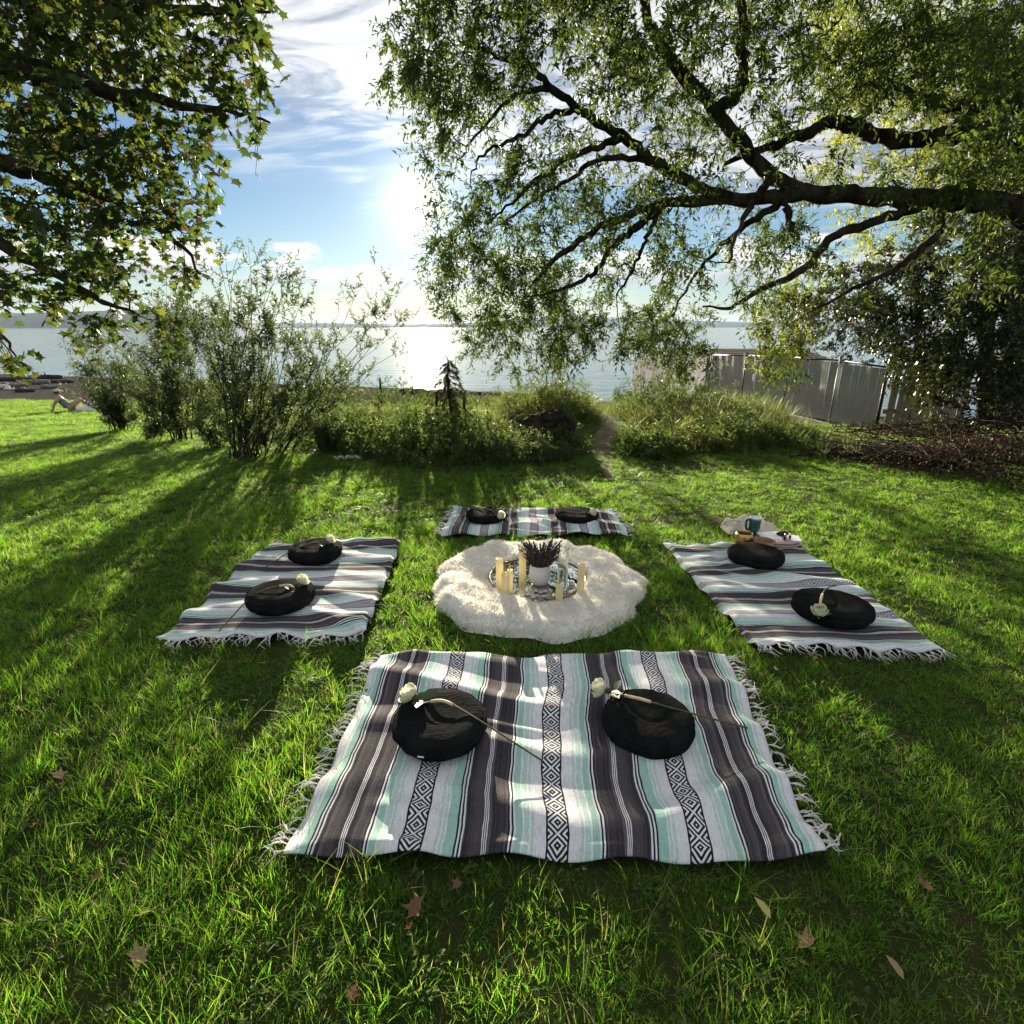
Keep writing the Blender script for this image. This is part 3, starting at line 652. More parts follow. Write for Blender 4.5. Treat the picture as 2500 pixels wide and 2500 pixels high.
# --- shrubs: several stems from one foot
def shrub(name, label, cat, foot, tips, leafm, n_side=5, per=6, tl=.22, nl=8, L=.05, W=.016, droop=.05, stem_r=.014, seed=1, tmpl=(LANCE_V, LANCE_F), along=.85, group=None, barkm='twig', upright=.7, extra=None):
    r = np.random.default_rng(seed); foot = np.array(foot, float)
    root = thing(name, label, cat, foot, 0, group); stems = []
    for tp in tips:
        tp = np.array(tp, float); b = foot + np.append(r.normal(0, .10, 2), -.05); L0 = np.linalg.norm(tp - b)
        c1 = b + (tp - b) * .35 + np.append(r.normal(0, .06, 2) * L0, .12 * L0); k = max(6, int(L0 / .2)); t = np.linspace(0, 1, k)[:, None]
        p = (1 - t) ** 2 * b + 2 * t * (1 - t) * c1 + t * t * tp + r.normal(0, .012, (k, 3)); stems.append((p, stem_r * (1 - t[:, 0] * .8)))
    side = []
    for p, rad in stems:
        k = len(p)
        for _ in range(n_side):
            i = int(r.uniform(.22, .9) * k); d = unit(p[min(i + 1, k - 1)] - p[i - 1]); L1 = r.uniform(.2, .5) * np.linalg.norm(p[-1] - p[0]) * (1.1 - i / k)
            e = p[i] + (d * .7 + unit(r.normal(0, 1, 3)) * .75 + np.array((0, 0, .25))) * L1
            t = np.linspace(0, 1, 5)[:, None]; m_ = (p[i] + e) / 2 + np.array((0, 0, -.05)) * L1
            side.append(((1 - t) ** 2 * p[i] + 2 * t * (1 - t) * m_ + t * t * e, rad[i] * .6 * (1 - t[:, 0] * .8)))
    allp = stems + side
    (lv, lf), tw = sprays(allp, per, tl, nl, L, W, droop, tmpl[0], tmpl[1], seed + 5, along, upright, .8)
    parts = [tube_arr(p, q, 5) for p, q in stems] + [tube_arr(p, q, 4) for p, q in side] + [tw]
    V_, F_ = cat_arr(parts); mobj('stems', fast_mesh('stems', local(root, V_), F_, M[barkm]), root)
    tag(mobj('foliage', fast_mesh('foliage', local(root, lv), lf, leafm), root), kind='stuff')
    return root
def tips_px(lst, Yd, jit=.35, seed=0, dup=1):
    r = np.random.default_rng(seed); out = []
    for a, b in lst:
        for _ in range(dup): out.append(at(a + r.normal(0, 14) * (dup > 1), b + abs(r.normal(0, 22)) * (dup > 1), Yd + r.normal(0, jit)))
    return out
S = 'tall grey-green sallow shrub '
f1 = ground(600, 1120)
shrub('sallow_shrub', S + 'with forked stems, tallest along the lawn edge', 'shrub', f1,
      tips_px([(600, 585), (545, 625), (640, 700), (695, 640), (740, 700), (560, 720), (500, 700), (470, 760), (660, 790), (720, 800), (780, 850), (830, 900), (520, 850), (600, 900), (700, 950)], f1[1], .4, 1, 2), M['sallow_leaf'], 5, 5, .22, 10, .064, .0215, .04, .009, 11, group='sallow shrubs along the lawn edge')
f2 = ground(690, 1098)
shrub('sallow_shrub', S + 'arching towards the small conifer, long bare-tipped shoots', 'shrub', f2,
      tips_px([(880, 705), (1000, 690), (1003, 762), (985, 850), (940, 740), (830, 760), (900, 830), (860, 900), (780, 780), (820, 980), (930, 900), (740, 880)], f2[1] + .2, .35, 2, 1), M['sallow_leaf'], 5, 6, .22, 10, .060, .021, .04, .009, 12, group='sallow shrubs along the lawn edge')
f3 = ground(450, 1075)
shrub('sallow_shrub', S + 'beside the tallest one, with upright slender shoots', 'shrub', f3,
      tips_px([(415, 670), (425, 720), (470, 690), (380, 760), (350, 800), (440, 800), (500, 820), (330, 870), (400, 880), (460, 900), (520, 950), (360, 960)], f3[1], .45, 3, 2), M['sallow_leaf'], 6, 7, .22, 10, .064, .022, .04, .009, 13, group='sallow shrubs along the lawn edge')
f4 = ground(290, 1052)
shrub('sallow_shrub', 'low bushy grey-green sallow shrub beside the reclining person', 'shrub', f4,
      tips_px([(240, 860), (195, 835), (270, 815), (225, 905), (300, 880), (340, 920), (250, 950), (290, 930), (360, 970), (245, 975), (310, 990)], f4[1], .5, 4, 2), M['sallow_leaf'], 6, 7, .24, 9, .064, .022, .04, .010, 14, group='sallow shrubs along the lawn edge')
f5 = ground(560, 1085)
shrub('sallow_shrub', S + 'filling the middle of the row behind the forked one', 'shrub', f5,
      tips_px([(560, 760), (500, 860), (620, 860), (680, 900), (540, 960), (600, 1000), (660, 1010), (480, 980), (720, 1020)], f5[1] + .6, .5, 6, 1), M['sallow_leaf'], 6, 6, .22, 10, .060, .020, .04, .009, 15, group='sallow shrubs along the lawn edge')
for k, (px, py, tl_, lab) in enumerate([(385, 1078, [(370, 960), (410, 985), (350, 1000), (430, 1010), (390, 1030), (330, 1025), (455, 1030), (370, 1050)], 'low leafy sallow bush filling the gap beside the low bushy one'),
        (530, 1098, [(520, 985), (490, 1010), (560, 1005), (530, 1035), (480, 1045), (580, 1040), (550, 1065), (505, 1070)], 'low leafy sallow bush at the foot of the slender shrub'),
        (650, 1108, [(640, 985), (680, 1000), (610, 1020), (700, 1030), (660, 1050), (630, 1065), (720, 1060), (590, 1060)], 'low leafy sallow bush at the foot of the tallest shrub'),
        (780, 1105, [(770, 1020), (810, 1030), (740, 1030), (850, 1045), (790, 1050), (830, 1060), (750, 1065), (870, 1065)], 'low leafy sallow bush under the arching shoots')]):
    ft = ground(px, py); shrub('sallow_bush', lab, 'shrub', ft, tips_px(tl_, ft[1] + .35, .35, 40 + k, 1), M['sallow_leaf'], 5, 6, .18, 9, .056, .020, .04, .006, 50 + k, group='low sallow bushes along the lawn edge')
# --- weed clumps on the bank
def weed(name, label, foot, rad, h, n, leafm, seed, L=.07, W=.022, group='weed clumps on the bank', tmpl=(LANCE_V, LANCE_F), nl=7, per=4):
    r = np.random.default_rng(seed); tips = []
    for _ in range(n):
        a = r.uniform(0, 6.28); q = rad * math.sqrt(r.uniform()); x, y = foot[0] + q * math.cos(a), foot[1] + q * math.sin(a)
        if path_dist(np.array([x]), np.array([y]))[0] < .10: continue
        tips.append((x, y, float(terr(x, y)) + h * r.choice([r.uniform(.3, .9), r.uniform(.6, 1.45)]) * (1 - .55 * (q / rad) ** 2)))
    root = thing(name, label, 'weeds', foot, 0, group); P_ = []
    for tp in tips:
        tp = np.array(tp); b = np.array((tp[0] * .8 + foot[0] * .2 + r.normal(0, .05), tp[1] * .8 + foot[1] * .2 + r.normal(0, .05), 0)); b[2] = terr(b[0], b[1]) - .04
        t = np.linspace(0, 1, 5)[:, None]; P_.append((b + (tp - b) * t + np.array((0, 0, .05)) * t * (1 - t) + r.normal(0, .012, (5, 3)), .004 * (1 - .6 * t[:, 0])))
    (lv, lf), tw = sprays(P_, per, .13, nl, L, W, .25, tmpl[0], tmpl[1], seed + 3, .85, .1, 1.0)
    V_, F_ = cat_arr([tube_arr(p, q, 3) for p, q in P_] + [tw]); mobj('stems', fast_mesh('stems', local(root, V_), F_, M['twig']), root)
    tag(mobj('foliage', fast_mesh('foliage', local(root, lv), lf, leafm), root), kind='stuff'); return root
for k, (px, py, rad, h, n, lab) in enumerate([
        (1080, 1112, .95, .60, 190, 'leafy weed clump at the foot of the small conifer'), (1220, 1115, .75, .42, 120, 'dark leafy weed clump on the lawn edge beside the root ball'), (940, 1085, .9, .40, 150, 'leafy weed clump under the arching sallow shoots'),
        (1330, 1015, .95, .72, 170, 'tall weed clump in front of the pair of thin stakes'), (1010, 1010, 1.3, .95, 220, 'bright backlit weed clump behind the small conifer'), (1380, 1105, .42, .24, 60, 'low bright weed clump beside the dirt path'),
        (1320, 1122, .45, .24, 70, 'low sunlit weed clump in front of the root ball'), (1570, 1108, .5, .30, 80, 'low weed clump on the far side of the path'), (1690, 1092, .7, .36, 110, 'leafy weed clump in the middle of the right bank'),
        (1800, 1075, .6, .38, 100, 'weed clump on the bank nearest the fence footing'), (1600, 1010, 1.0, .85, 170, 'tall weed clump on top of the right bank'), (1745, 1000, .9, .45, 110, 'tall weed clump against the far fence panels'),
        (1530, 985, .7, .8, 90, 'tall flowering weed clump above the beach beside the path'), (1185, 1010, 1.0, .5, 130, 'weed clump between the conifer and the thin stakes'), (860, 1050, .9, .45, 130, 'dense weed clump at the end of the shrub row'), (1890, 1080, .45, .22, 60, 'low dry weed clump under the concrete footing'), (900, 990, 1.1, .75, 130, 'tall weed clump on the bank behind the arching sallow shoots'), (800, 985, 1.1, .7, 110, 'weed clump at the beach end of the shrub row')]):
    ft = ground(px, py); weed('weed_clump', lab, ft, rad, h, n, M[('weed_leaf', 'sallow_leaf', 'weed_leaf', 'tallgrass', 'weed_leaf')[k % 5]], 200 + k, (.07, .055, .085, .12, .06)[k % 5], (.022, .02, .026, .012, .024)[k % 5])
# --- dark evergreen, bright tree and small shrub by the fence
def mass(name, label, cat, trunks, blobs, dens, leafm, per, tl, nl, L, W, tmpl, seed, ys=.7, droop=.15, barkm='bark', along=.6):
    root = thing(name, label, cat, trunks[0][0][0])
    at_ = blob_points(blobs, dens, seed, ys)
    pth = grow(trunks, at_, .16, .05, .1, .010, seed)
    (lv, lf), tw = sprays(pth, per, tl, nl, L, W, droop, tmpl[0], tmpl[1], seed + 1, along, 0, 1.2)
    for p, q in trunks: wood('trunk', root, [tube_arr(p, q, 9)], M[barkm])
    tag(wood('branches', root, [tube_arr(p, q, 4) for p, q in pth] + [tw], M['twig']), kind='stuff')
    tag(mobj('crown', fast_mesh('crown', local(root, lv), lf, leafm), root), kind='stuff'); return root
def tr(pts, rad): return smooth_path([(x, y, z if k else float(terr(x, y)) - .1) for k, (x, y, z) in enumerate(pts)], rad, 5)
mass('laurel_tree', 'dense dark glossy-leaved evergreen leaning over the fence end', 'tree',
     [tr([(9.3, 9.9, 0), (9.1, 9.8, .9), (8.7, 9.7, 1.8), (8.0, 9.6, 3.0)], (.16, .13, .10, .05)), tr([(9.4, 8.9, 0), (9.2, 8.8, 1.0), (8.8, 8.7, 2.2), (8.2, 8.5, 3.2)], (.14, .12, .09, .04)), tr([(8.3, 11.8, 0), (8.2, 11.7, 1.2), (7.8, 11.6, 2.4)], (.12, .10, .05))],
     [(2330, 640, 130, 9.3), (2440, 720, 110, 8.8), (2200, 700, 110, 10), (2150, 790, 70, 10.4), (2260, 800, 115, 9.6), (2400, 850, 130, 8.8), (2480, 960, 90, 8.2), (2330, 950, 110, 8.8), (2230, 910, 65, 9.4, .9), (2080, 720, 70, 11), (2030, 760, 55, 11.3), (2480, 620, 80, 8.7), (1970, 750, 50, 13.5), (2020, 790, 70, 14.5), (1955, 785, 60, 15), (2090, 820, 70, 13.5), (2120, 760, 70, 13), (2185, 850, 60, 12.6), (2240, 900, 60, 11.9), (2300, 880, 70, 11)],
     46, M['laurel_leaf'], 7, .22, 8, .072, .034, (OVAL_V, OVAL_F), 31, .55, .1)
mass('bright_tree', 'tall sunlit yellow-green tree behind the big limbs', 'tree',
     [tr([(10.6, 12.0, 0), (10.3, 12.0, 2.0), (9.8, 12.0, 4.0), (9.2, 12.0, 6.5), (8.8, 12, 9)], (.30, .26, .22, .16, .08)), tr([(10.2, 12.0, 3.6), (9.0, 12.2, 4.6), (7.8, 12.4, 5.8), (7.0, 12.5, 7.2)], (.15, .12, .09, .04))],
     [(2100, 130, 110, 12), (2080, 260, 80, 12, .9), (2050, 380, 80, 12, .9), (2250, 200, 140, 12), (2400, 300, 140, 11.5), (2200, 420, 90, 12), (2380, 450, 110, 11.5), (2480, 150, 120, 11.5), (2350, 60, 120, 12), (2060, 20, 100, 12), (2110, 570, 80, 11.5, .8), (2260, 570, 80, 11.5, .8), (1970, 690, 70, 11.5, .8)],
     30, M['bright_leaf'], 6, .34, 9, .085, .028, (LANCE_V, LANCE_F), 37, .9, .4)
ft = ground(1975, 1040)
shrub('hawthorn_shrub', 'yellow-green shrub growing behind the fence over its far panels', 'shrub', (7.3, 15.5, float(terr(7.3, 15.5))),
      tips_px([(1880, 700), (1850, 740), (1930, 690), (1900, 780), (1960, 720), (1940, 800), (1980, 770), (2000, 700)], 15.3, .5, 8, 2), M['bright_leaf'], 5, 5, .34, 9, .085, .035, .1, .02, 16, (OVAL_V, OVAL_F))
# ---------------------------------------------------------------- fence, walls, brush, stakes, driftwood
M['slat'] = mat('grey_fence_slat', (.60, .53, .45), (.72, .65, .56), 5, .8, .05, .002, 60, stretch=(6, 6, .6))
M['blackmetal'] = mat('black_metal', (.012, .012, .013), None, rough=.5, spec=.4)
M['wire'] = mat('dark_wire', (.035, .034, .034), None, rough=.5, spec=.4, metal=.4)
M['galv'] = mat('galvanised_tube', (.30, .30, .30), (.42, .42, .42), 20, .45, .5, metal=.6)
M['concrete'] = mat('old_concrete', (.24, .22, .19), (.36, .33, .29), 4, .9, .2, .006, 40)
M['palewall'] = mat('pale_render_wall', (.42, .40, .37), (.58, .55, .50), 3, .85, .2, .004, 30)
M['paleboard'] = mat('pale_raw_board', (.40, .32, .22), (.55, .45, .32), 3, .8, .2, .003, 30, stretch=(8, 8, .5))
M['darkwood'] = mat('dark_weathered_wood', (.045, .032, .024), (.09, .065, .05), 4, .8, .2, .004, 30, stretch=(.4, 6, 6))
M['drift'] = mat('grey_driftwood', (.13, .12, .11), (.24, .22, .20), 5, .85, .2, .01, 20, stretch=(.5, 5, 5))
M['driftdark'] = mat('dark_wet_driftwood', (.030, .027, .025), (.07, .062, .055), 5, .8, .25, .01, 20, stretch=(.5, 5, 5))
M['driftpale'] = mat('bleached_driftwood', (.50, .47, .43), (.66, .63, .58), 5, .85, .2, .008, 20, stretch=(.5, 5, 5))
FN = np.array((7.2, 10.9)); FD = unit(np.array((6.1, 26.5)) - FN)
def on_fence(px):
    c = (px - 1250) / 1364.0
    # x = c*t ; the distance factor of the row near the fence middle is close to 1.01
    s = (c * FN[1] / 1.01 - FN[0]) / (FD[0] - c * FD[1] / 1.01); return FN + FD * s
posts = [(2150, 897, 1060), (2033, 880, 1030), (1912, 872, 1003), (1808, 868, 974), (1725, 866, 956)]
fp = []
for px, pt, pb in posts:
    q = on_fence(px); fp.append((q, at(px, pt, q[1])[2], at(px, pb, q[1])[2]))
fence = thing('slatted_chain_fence', 'grey slatted chain-link fence panels with black posts on a concrete footing', 'fence', (FN[0], FN[1], float(terr(*FN))))
fl = np.array(fence.location); ang = math.atan2(FD[1], FD[0]); outw = np.array((-FD[1], FD[0]))   # towards the lawn
for k, (q, zt, zb) in enumerate(fp):
    b = MB(); m_ = M['galv'] if k == 1 else M['blackmetal']
    b.tube([(q[0] - fl[0], q[1] - fl[1], min(zb, float(terr(*q))) - .25 - fl[2]), (q[0] - fl[0], q[1] - fl[1], zt + .05 - fl[2])], .032, 8); b.lathe([(.036, 0), (.036, .02), (.02, .04)], 8, (q[0] - fl[0], q[1] - fl[1], zt + .05 - fl[2])); b.build('post', m_, fence)
sl_me = {}
for k in range(len(fp) - 1):
    (q0, t0, b0), (q1, t1, b1) = fp[k], fp[k + 1]; Lb = float(np.linalg.norm(q1 - q0)); n = int(Lb / .105)
    for zz, nm in (((t0, t1), 'top_rail'), ((b0, b1), 'bottom_rail')):
        mb = MB(); mb.tube([(q0[0] - fl[0], q0[1] - fl[1], zz[0] - fl[2]), (q1[0] - fl[0], q1[1] - fl[1], zz[1] - fl[2])], .02, 6); mb.build(nm, M['blackmetal'], fence)
    for j in range(n):
        s = (j + .5) / n; q = q0 + (q1 - q0) * s; zt = t0 + (t1 - t0) * s - .035; zb = b0 + (b1 - b0) * s + .03; h = zt - zb
        key = j % 3
        if (k, key) not in sl_me:
            mb = MB(); mb.box((0, 0, h / 2), (Lb / n * (.999, .985, .999)[key], .012, h), bev=.004); ob = mb.build('slat', M['slat'], fence, False); sl_me[(k, key)] = ob.data; o = ob
        else: o = mobj('slat', sl_me[(k, key)], fence)
        o.location = (q[0] - fl[0], q[1] - fl[1], zb - fl[2]); o.rotation_euler = (random.gauss(0, .015), 0, ang)
wm = []
for k in range(len(fp) - 1):
    (q0, t0, b0), (q1, t1, b1) = fp[k], fp[k + 1]; Lb = float(np.linalg.norm(q1 - q0)); off = outw * .022
    def pw(s, h):
        q = q0 + (q1 - q0) * s / Lb + off; lo = b0 + (b1 - b0) * s / Lb; hi = t0 + (t1 - t0) * s / Lb; return np.array((q[0], q[1], lo + (hi - lo) * h))
    hh = (t0 - b0 + t1 - b1) / 2
    for sg in (1, -1):
        for s0 in np.arange(-hh if sg > 0 else 0, Lb + (0 if sg > 0 else hh), .055):
            e0, e1 = s0, s0 + sg * hh; a0 = 0.0; a1 = 1.0
            def clip(val): return (val - s0) / (sg * hh)
            lo_, hi_ = sorted((clip(0), clip(Lb))); a0 = max(0, lo_); a1 = min(1, hi_)
            if a1 - a0 < .04: continue
            wm.append(tube_arr(np.array([pw(s0 + sg * hh * a, a) for a in (a0, a1)]), np.array((.0026, .0026)), 3))
V_, F_ = cat_arr(wm); tag(mobj('wire_mesh', fast_mesh('wire_mesh', V_ - fl, F_, M['wire']), fence), kind='stuff')
def wall_strip(name, label, cat, pts, thick, m_, group=None):
    """pts: (x, y, ztop, zbottom) along the wall"""
    root = thing(name, label, cat, (pts[0][0], pts[0][1], pts[0][3])); b = MB(); r0 = np.array(root.location)
    for a, c in zip(pts[:-1], pts[1:]):
        d = unit(np.array((c[0] - a[0], c[1] - a[1]))); nrm = np.array((-d[1], d[0])) * thick / 2; Vv = []
        for p in (a, c):
            for z in (p[3], p[2]):
                for sg in (1, -1): Vv.append((p[0] + sg * nrm[0] - r0[0], p[1] + sg * nrm[1] - r0[1], z - r0[2]))
        b.add(Vv, [(0, 2, 6, 4), (1, 5, 7, 3), (2, 3, 7, 6), (0, 1, 3, 2), (4, 6, 7, 5), (0, 4, 5, 1)])
    b.build('wall', m_, root, False); return root
wall_strip('footing_wall', 'low weathered concrete footing under the slatted fence', 'wall', [(q[0], q[1], zb - .025, min(zb - .2, float(terr(*q)) - .2)) for q, zt, zb in fp], .16, M['concrete'])
e0 = on_fence(1722); e1 = on_fence(1640); e2 = np.array((5.9, 27.5))
wall_strip('seawall', 'pale sunlit wall beyond the fence above the beach', 'wall', [(e0[0], e0[1], at(1725, 872, e0[1])[2], -1.9), (e1[0], e1[1], at(1640, 868, e1[1])[2], -2.0), (e2[0], e2[1], at(1572, 872, 27.5)[2], -2.6)], .2, M['palewall'])
# dark timber lean-to behind the fence
sh = thing('timber_canopy', 'dark weathered plank canopy behind the far fence panels', 'canopy', (8.7, 20.8, -1.05))
for k in range(6):
    mb = MB(); mb.box((0, -.9 + k * .36, 1.62 + k * .045), (4.4, .34, .05), rot=Matrix.Rotation(.10, 3, 'X'), bev=.01); mb.build('plank', M['darkwood'], sh, False)
for sx in (-1.9, 1.9):
    for sy in (-.7, .7):
        mb = MB(); mb.box((sx, sy, .74 + .05 * sy), (.12, .12, 1.7), bev=.01); mb.build('post', M['darkwood'], sh, False)
# raw board fence at the near end
bf = thing('board_fence', 'short run of pale raw wooden boards at the near end of the fence', 'fence', (7.20, 10.78, float(terr(7.20, 10.78))))
for k in range(10):
    h = 1.28 + .05 * math.sin(k * 2.1); mb = MB(); mb.box((0, 0, h / 2 - .15), (.135, .022, h + .3), bev=.005); o = mb.build('board', M['paleboard'], bf, False)
    o.location = (.05 + k * .15, -.02 * (k % 2), 0); o.rotation_euler = (0, random.gauss(.01, .012), random.gauss(0, .03))
mb = MB(); mb.box((.62, .04, .4), (1.4, .05, .09), bev=.005); mb.build('rail', M['paleboard'], bf, False)
# brush pile
bp = thing('brush_pile', 'heap of cut branches with dead reddish-brown leaves beside the lawn', 'brush pile', (5.3, 6.6, float(terr(5.3, 6.6)))); bl = np.array(bp.location)
r = np.random.default_rng(77)
cl = smooth_path([(4.5, 7.5, .05), (4.9, 7.2, .10), (5.3, 6.9, .22), (5.6, 6.5, .42), (6.2, 5.8, .62), (7.6, 5.3, .75)], (.35, .6, .8, .95, 1.1, 1.1), 8)
nb = 20000; cl2 = smooth_path([(5.6, 8.8, .30), (6.6, 8.4, .5), (7.6, 7.8, .8), (8.6, 7.0, .9)], (.8, .8, .9, 1.0), 6); ca = np.concatenate([cl[0], cl2[0]]); cw = np.concatenate([cl[1], cl2[1]]); cl = (ca, cw)
ii = r.integers(0, len(cl[0]), nb); c = cl[0][ii]; wv = cl[1][ii]
xy = c[:, :2] + r.normal(0, .5, (nb, 2)) * wv[:, None]; hgt = c[:, 2] * np.exp(-np.sum((xy - c[:, :2]) ** 2, 1) / wv ** 2)
P_ = np.column_stack([xy, terr(xy[:, 0], xy[:, 1]) + hgt * np.sqrt(r.uniform(.05, 1.1, nb)) + .02])
V_, F_ = leaves_arr(P_, r.normal(0, 1, (nb, 3)), r.normal(0, .8, (nb, 3)) + np.array((0, 0, .6)), .042 * r.uniform(.6, 1.3, nb), .023 * r.uniform(.6, 1.3, nb), LANCE_V, LANCE_F)
tag(mobj('dead_leaves', fast_mesh('dead_leaves', V_ - bl, F_, M['dead_leaf']), bp), kind='stuff')
for k in range(200):
    i = r.integers(0, len(cl[0])); c = cl[0][i]; a = r.uniform(0, 6.28) if k % 3 else r.normal(2.5, .3); L = r.uniform(.5, 1.7); d = np.array((math.cos(a), math.sin(a), 0))
    p0 = np.array((c[0] + r.normal(0, .4) * cl[1][i], c[1] + r.normal(0, .4) * cl[1][i], 0)); p0[2] = terr(p0[0], p0[1]) + c[2] * r.uniform(.1, .9)
    pts = [p0 - d * L / 2, p0 + np.array((0, 0, .08)), p0 + d * L / 2 + np.array((0, 0, r.uniform(-.05, .30)))]
    for q in pts: q[2] = max(q[2], float(terr(q[0], q[1])) + .02)
    p, q = smooth_path(pts, (.011, .008, .003), 5); p[1:-1] += r.normal(0, .012, (len(p) - 2, 3))
    mobj('branch', fast_mesh('branch', *tube_arr(p - bl, q, 5), M['greybark'] if k % 9 == 0 else M['bark']), bp)
# small conifer with its stakes
cf = ground(1100, 1072); ch = at(1100, 868, cf[1])[2] - cf[2]
ct = thing('conifer_sapling', 'small drooping conifer sapling between two dark stakes on the bank', 'tree', cf)
tp = np.array([(0, 0, -.05), (.02, 0, ch * .35), (-.01, 0, ch * .7), (0, 0, ch * .95), (-.05, 0, ch)])
tpp, trr = smooth_path(tp, (.035, .028, .016, .008, .004), 5); mobj('trunk', fast_mesh('trunk', *tube_arr(tpp, trr, 7), M['bark']), ct)
prt = []; NP, ND = [], []
for k in range(46):
    z = ch * (.22 + .74 * (k / 46)); L = .50 * (1 - z / ch) ** .75 * (1.0 if k % 5 else 1.35) + .05; a = k * 2.4 + r.normal(0, .3)
    t = np.linspace(0, 1, 7)[:, None]; p = np.array((0, 0, z)) + np.array((math.cos(a), math.sin(a), 0)) * L * t + np.array((0, 0, 1)) * (L * .25 * t - L * .85 * t * t)
    prt.append(tube_arr(p, .005 * (1 - .8 * t[:, 0]), 3))
    for j in range(int(150 * L + 20)):
        s = r.uniform(.08, 1); i = min(5, int(s * 6)); NP.append(p[i] + (p[i + 1] - p[i]) * (s * 6 - i)); ND.append(r.normal(0, .55, 3) + np.array((math.cos(a), math.sin(a), -1.2)))
mobj('branches', fast_mesh('branches', *cat_arr(prt), M['bark']), ct)
NP = np.array(NP); nn_ = len(NP); V_, F_ = leaves_arr(NP, np.array(ND), r.normal(0, 1, (nn_, 3)), np.full(nn_, .08), np.full(nn_, .008), LANCE_V, LANCE_F)
tag(mobj('foliage', fast_mesh('foliage', V_, F_, M['needle']), ct), kind='stuff')
def stake(px, pt, pb, label, group, rad=.022, Yd=None, twig=0):
    g = ground(px, pb) if Yd is None else at(px, pb, Yd); h = at(px, pt, g[1])[2] - g[2]; root = thing('stake', label, 'stake', g, 0, group)
    mb = MB(); mb.tube([(0, 0, -.25), (0, 0, h * .5), (0.0, 0, h)], (rad, rad, rad * .9), 7); mb.build('post', M['darkwood'], root)
    if twig:
        pts = [(0, 0, h - .1), (.03 * twig, 0, h + .05), (.10 * twig, .02, h + .22), (.02 * twig + .2 * twig, .05, h + .5)]
        mb = MB(); p, q = smooth_path(pts, (.006, .006, .004, .002), 4); mb.tube(p, q, 5); p, q = smooth_path([(.05 * twig, .01, h + .1), (-.08 * twig, 0, h + .2), (-.16 * twig, .03, h + .24)], (.004, .003, .0015), 4); mb.tube(p, q, 4); mb.build('tied_twig', M['twig'], root)
stake(1068, 955, 1035, 'dark timber stake supporting the small conifer', 'stakes beside the conifer', Yd=cf[1] + .1); stake(1135, 952, 1050, 'dark timber stake supporting the small conifer', 'stakes beside the conifer', Yd=cf[1] - .1)
stake(1333, 907, 985, 'thin dark metal stake with a bare twig standing in tall weeds', 'thin stakes in the tall weeds', .016, None, 1); stake(1366, 910, 990, 'thin dark metal stake with a bare twig standing in tall weeds', 'thin stakes in the tall weeds', .016, None, -1)
stake(930, 922, 960, 'short dark stake above the weeds by the shrub row', None, .02, cf[1] + 2.5)
# upturned root ball
rb = ground(1338, 1090); rt = thing('root_ball', 'dark upturned root ball lying in the weeds beside the path', 'root ball', rb)
bm = bmesh.new(); bmesh.ops.create_icosphere(bm, subdivisions=4, radius=.36)
for v in bm.verts:
    k = 1 + .35 * mnoise.noise(v.co * 5) + .22 * mnoise.noise(v.co * 13); v.co = Vector((v.co.x * 1.15 * k, v.co.y * .8 * k, max(v.co.z * .85 * k, -.2) + .22))
me = bpy.data.meshes.new('soil_clod'); bm.to_mesh(me); bm.free(); M['soil'] = mat('dark_root_soil', (.018, .013, .010), (.06, .045, .035), 9, .95, .1, .03, 20); me.materials.append(M['soil']); mobj('soil_clod', me, rt)
for k in range(38):
    a = r.uniform(0, 6.28); e = r.uniform(.1, 1.4); d = np.array((math.cos(a) * math.cos(e) * 1.15, math.sin(a) * math.cos(e) * .8, math.sin(e) * .85)) * .32 + np.array((0, 0, .2)); e2 = d + r.normal(0, .10, 3) + np.array((0, 0, -.02))
    p, q = smooth_path([d * .9, (d + e2) / 2 + r.normal(0, .03, 3), e2], (.012, .008, .003), 4); mobj('root', fast_mesh('root', *tube_arr(p, q, 4), M['greybark']), rt)
# driftwood
def log(px, py, wpx, dpx, m_, label, rz=0.0, group='driftwood logs on the beach', knots=2, seed=0, lift=0.0):
    g = ground(px, py); t = g[1] / ray(px, py)[1]; L = wpx / 1364 * t; R0 = dpx / 1364 * t / 2; rr = np.random.default_rng(seed)
    o = thing('driftwood_log', label, 'log', (g[0], g[1], g[2] + lift), rz, group); n = 12; xs = np.linspace(-L / 2, L / 2, n)
    P_ = np.column_stack([xs, rr.normal(0, .03 * L ** .5, n), np.full(n, R0 * .8) + rr.normal(0, .015, n)]); Rr = R0 * (1 - .25 * np.linspace(0, 1, n)) * rr.uniform(.9, 1.1, n); Rr[0] *= .8; Rr[-1] *= .7
    mb = MB(); mb.tube(P_, Rr, 11); mb.build('trunk', m_, o, True, 40)
    for k in range(knots):
        i = rr.integers(2, n - 2); a = rr.uniform(.3, 2.8); d = np.array((rr.normal(0, .4), math.cos(a), math.sin(a))); mb = MB(); mb.tube([P_[i], P_[i] + d * R0 * 1.3, P_[i] + d * R0 * 2.1], (R0 * .35, R0 * .25, R0 * .12), 6); mb.build('branch_stub', m_, o)
    return o
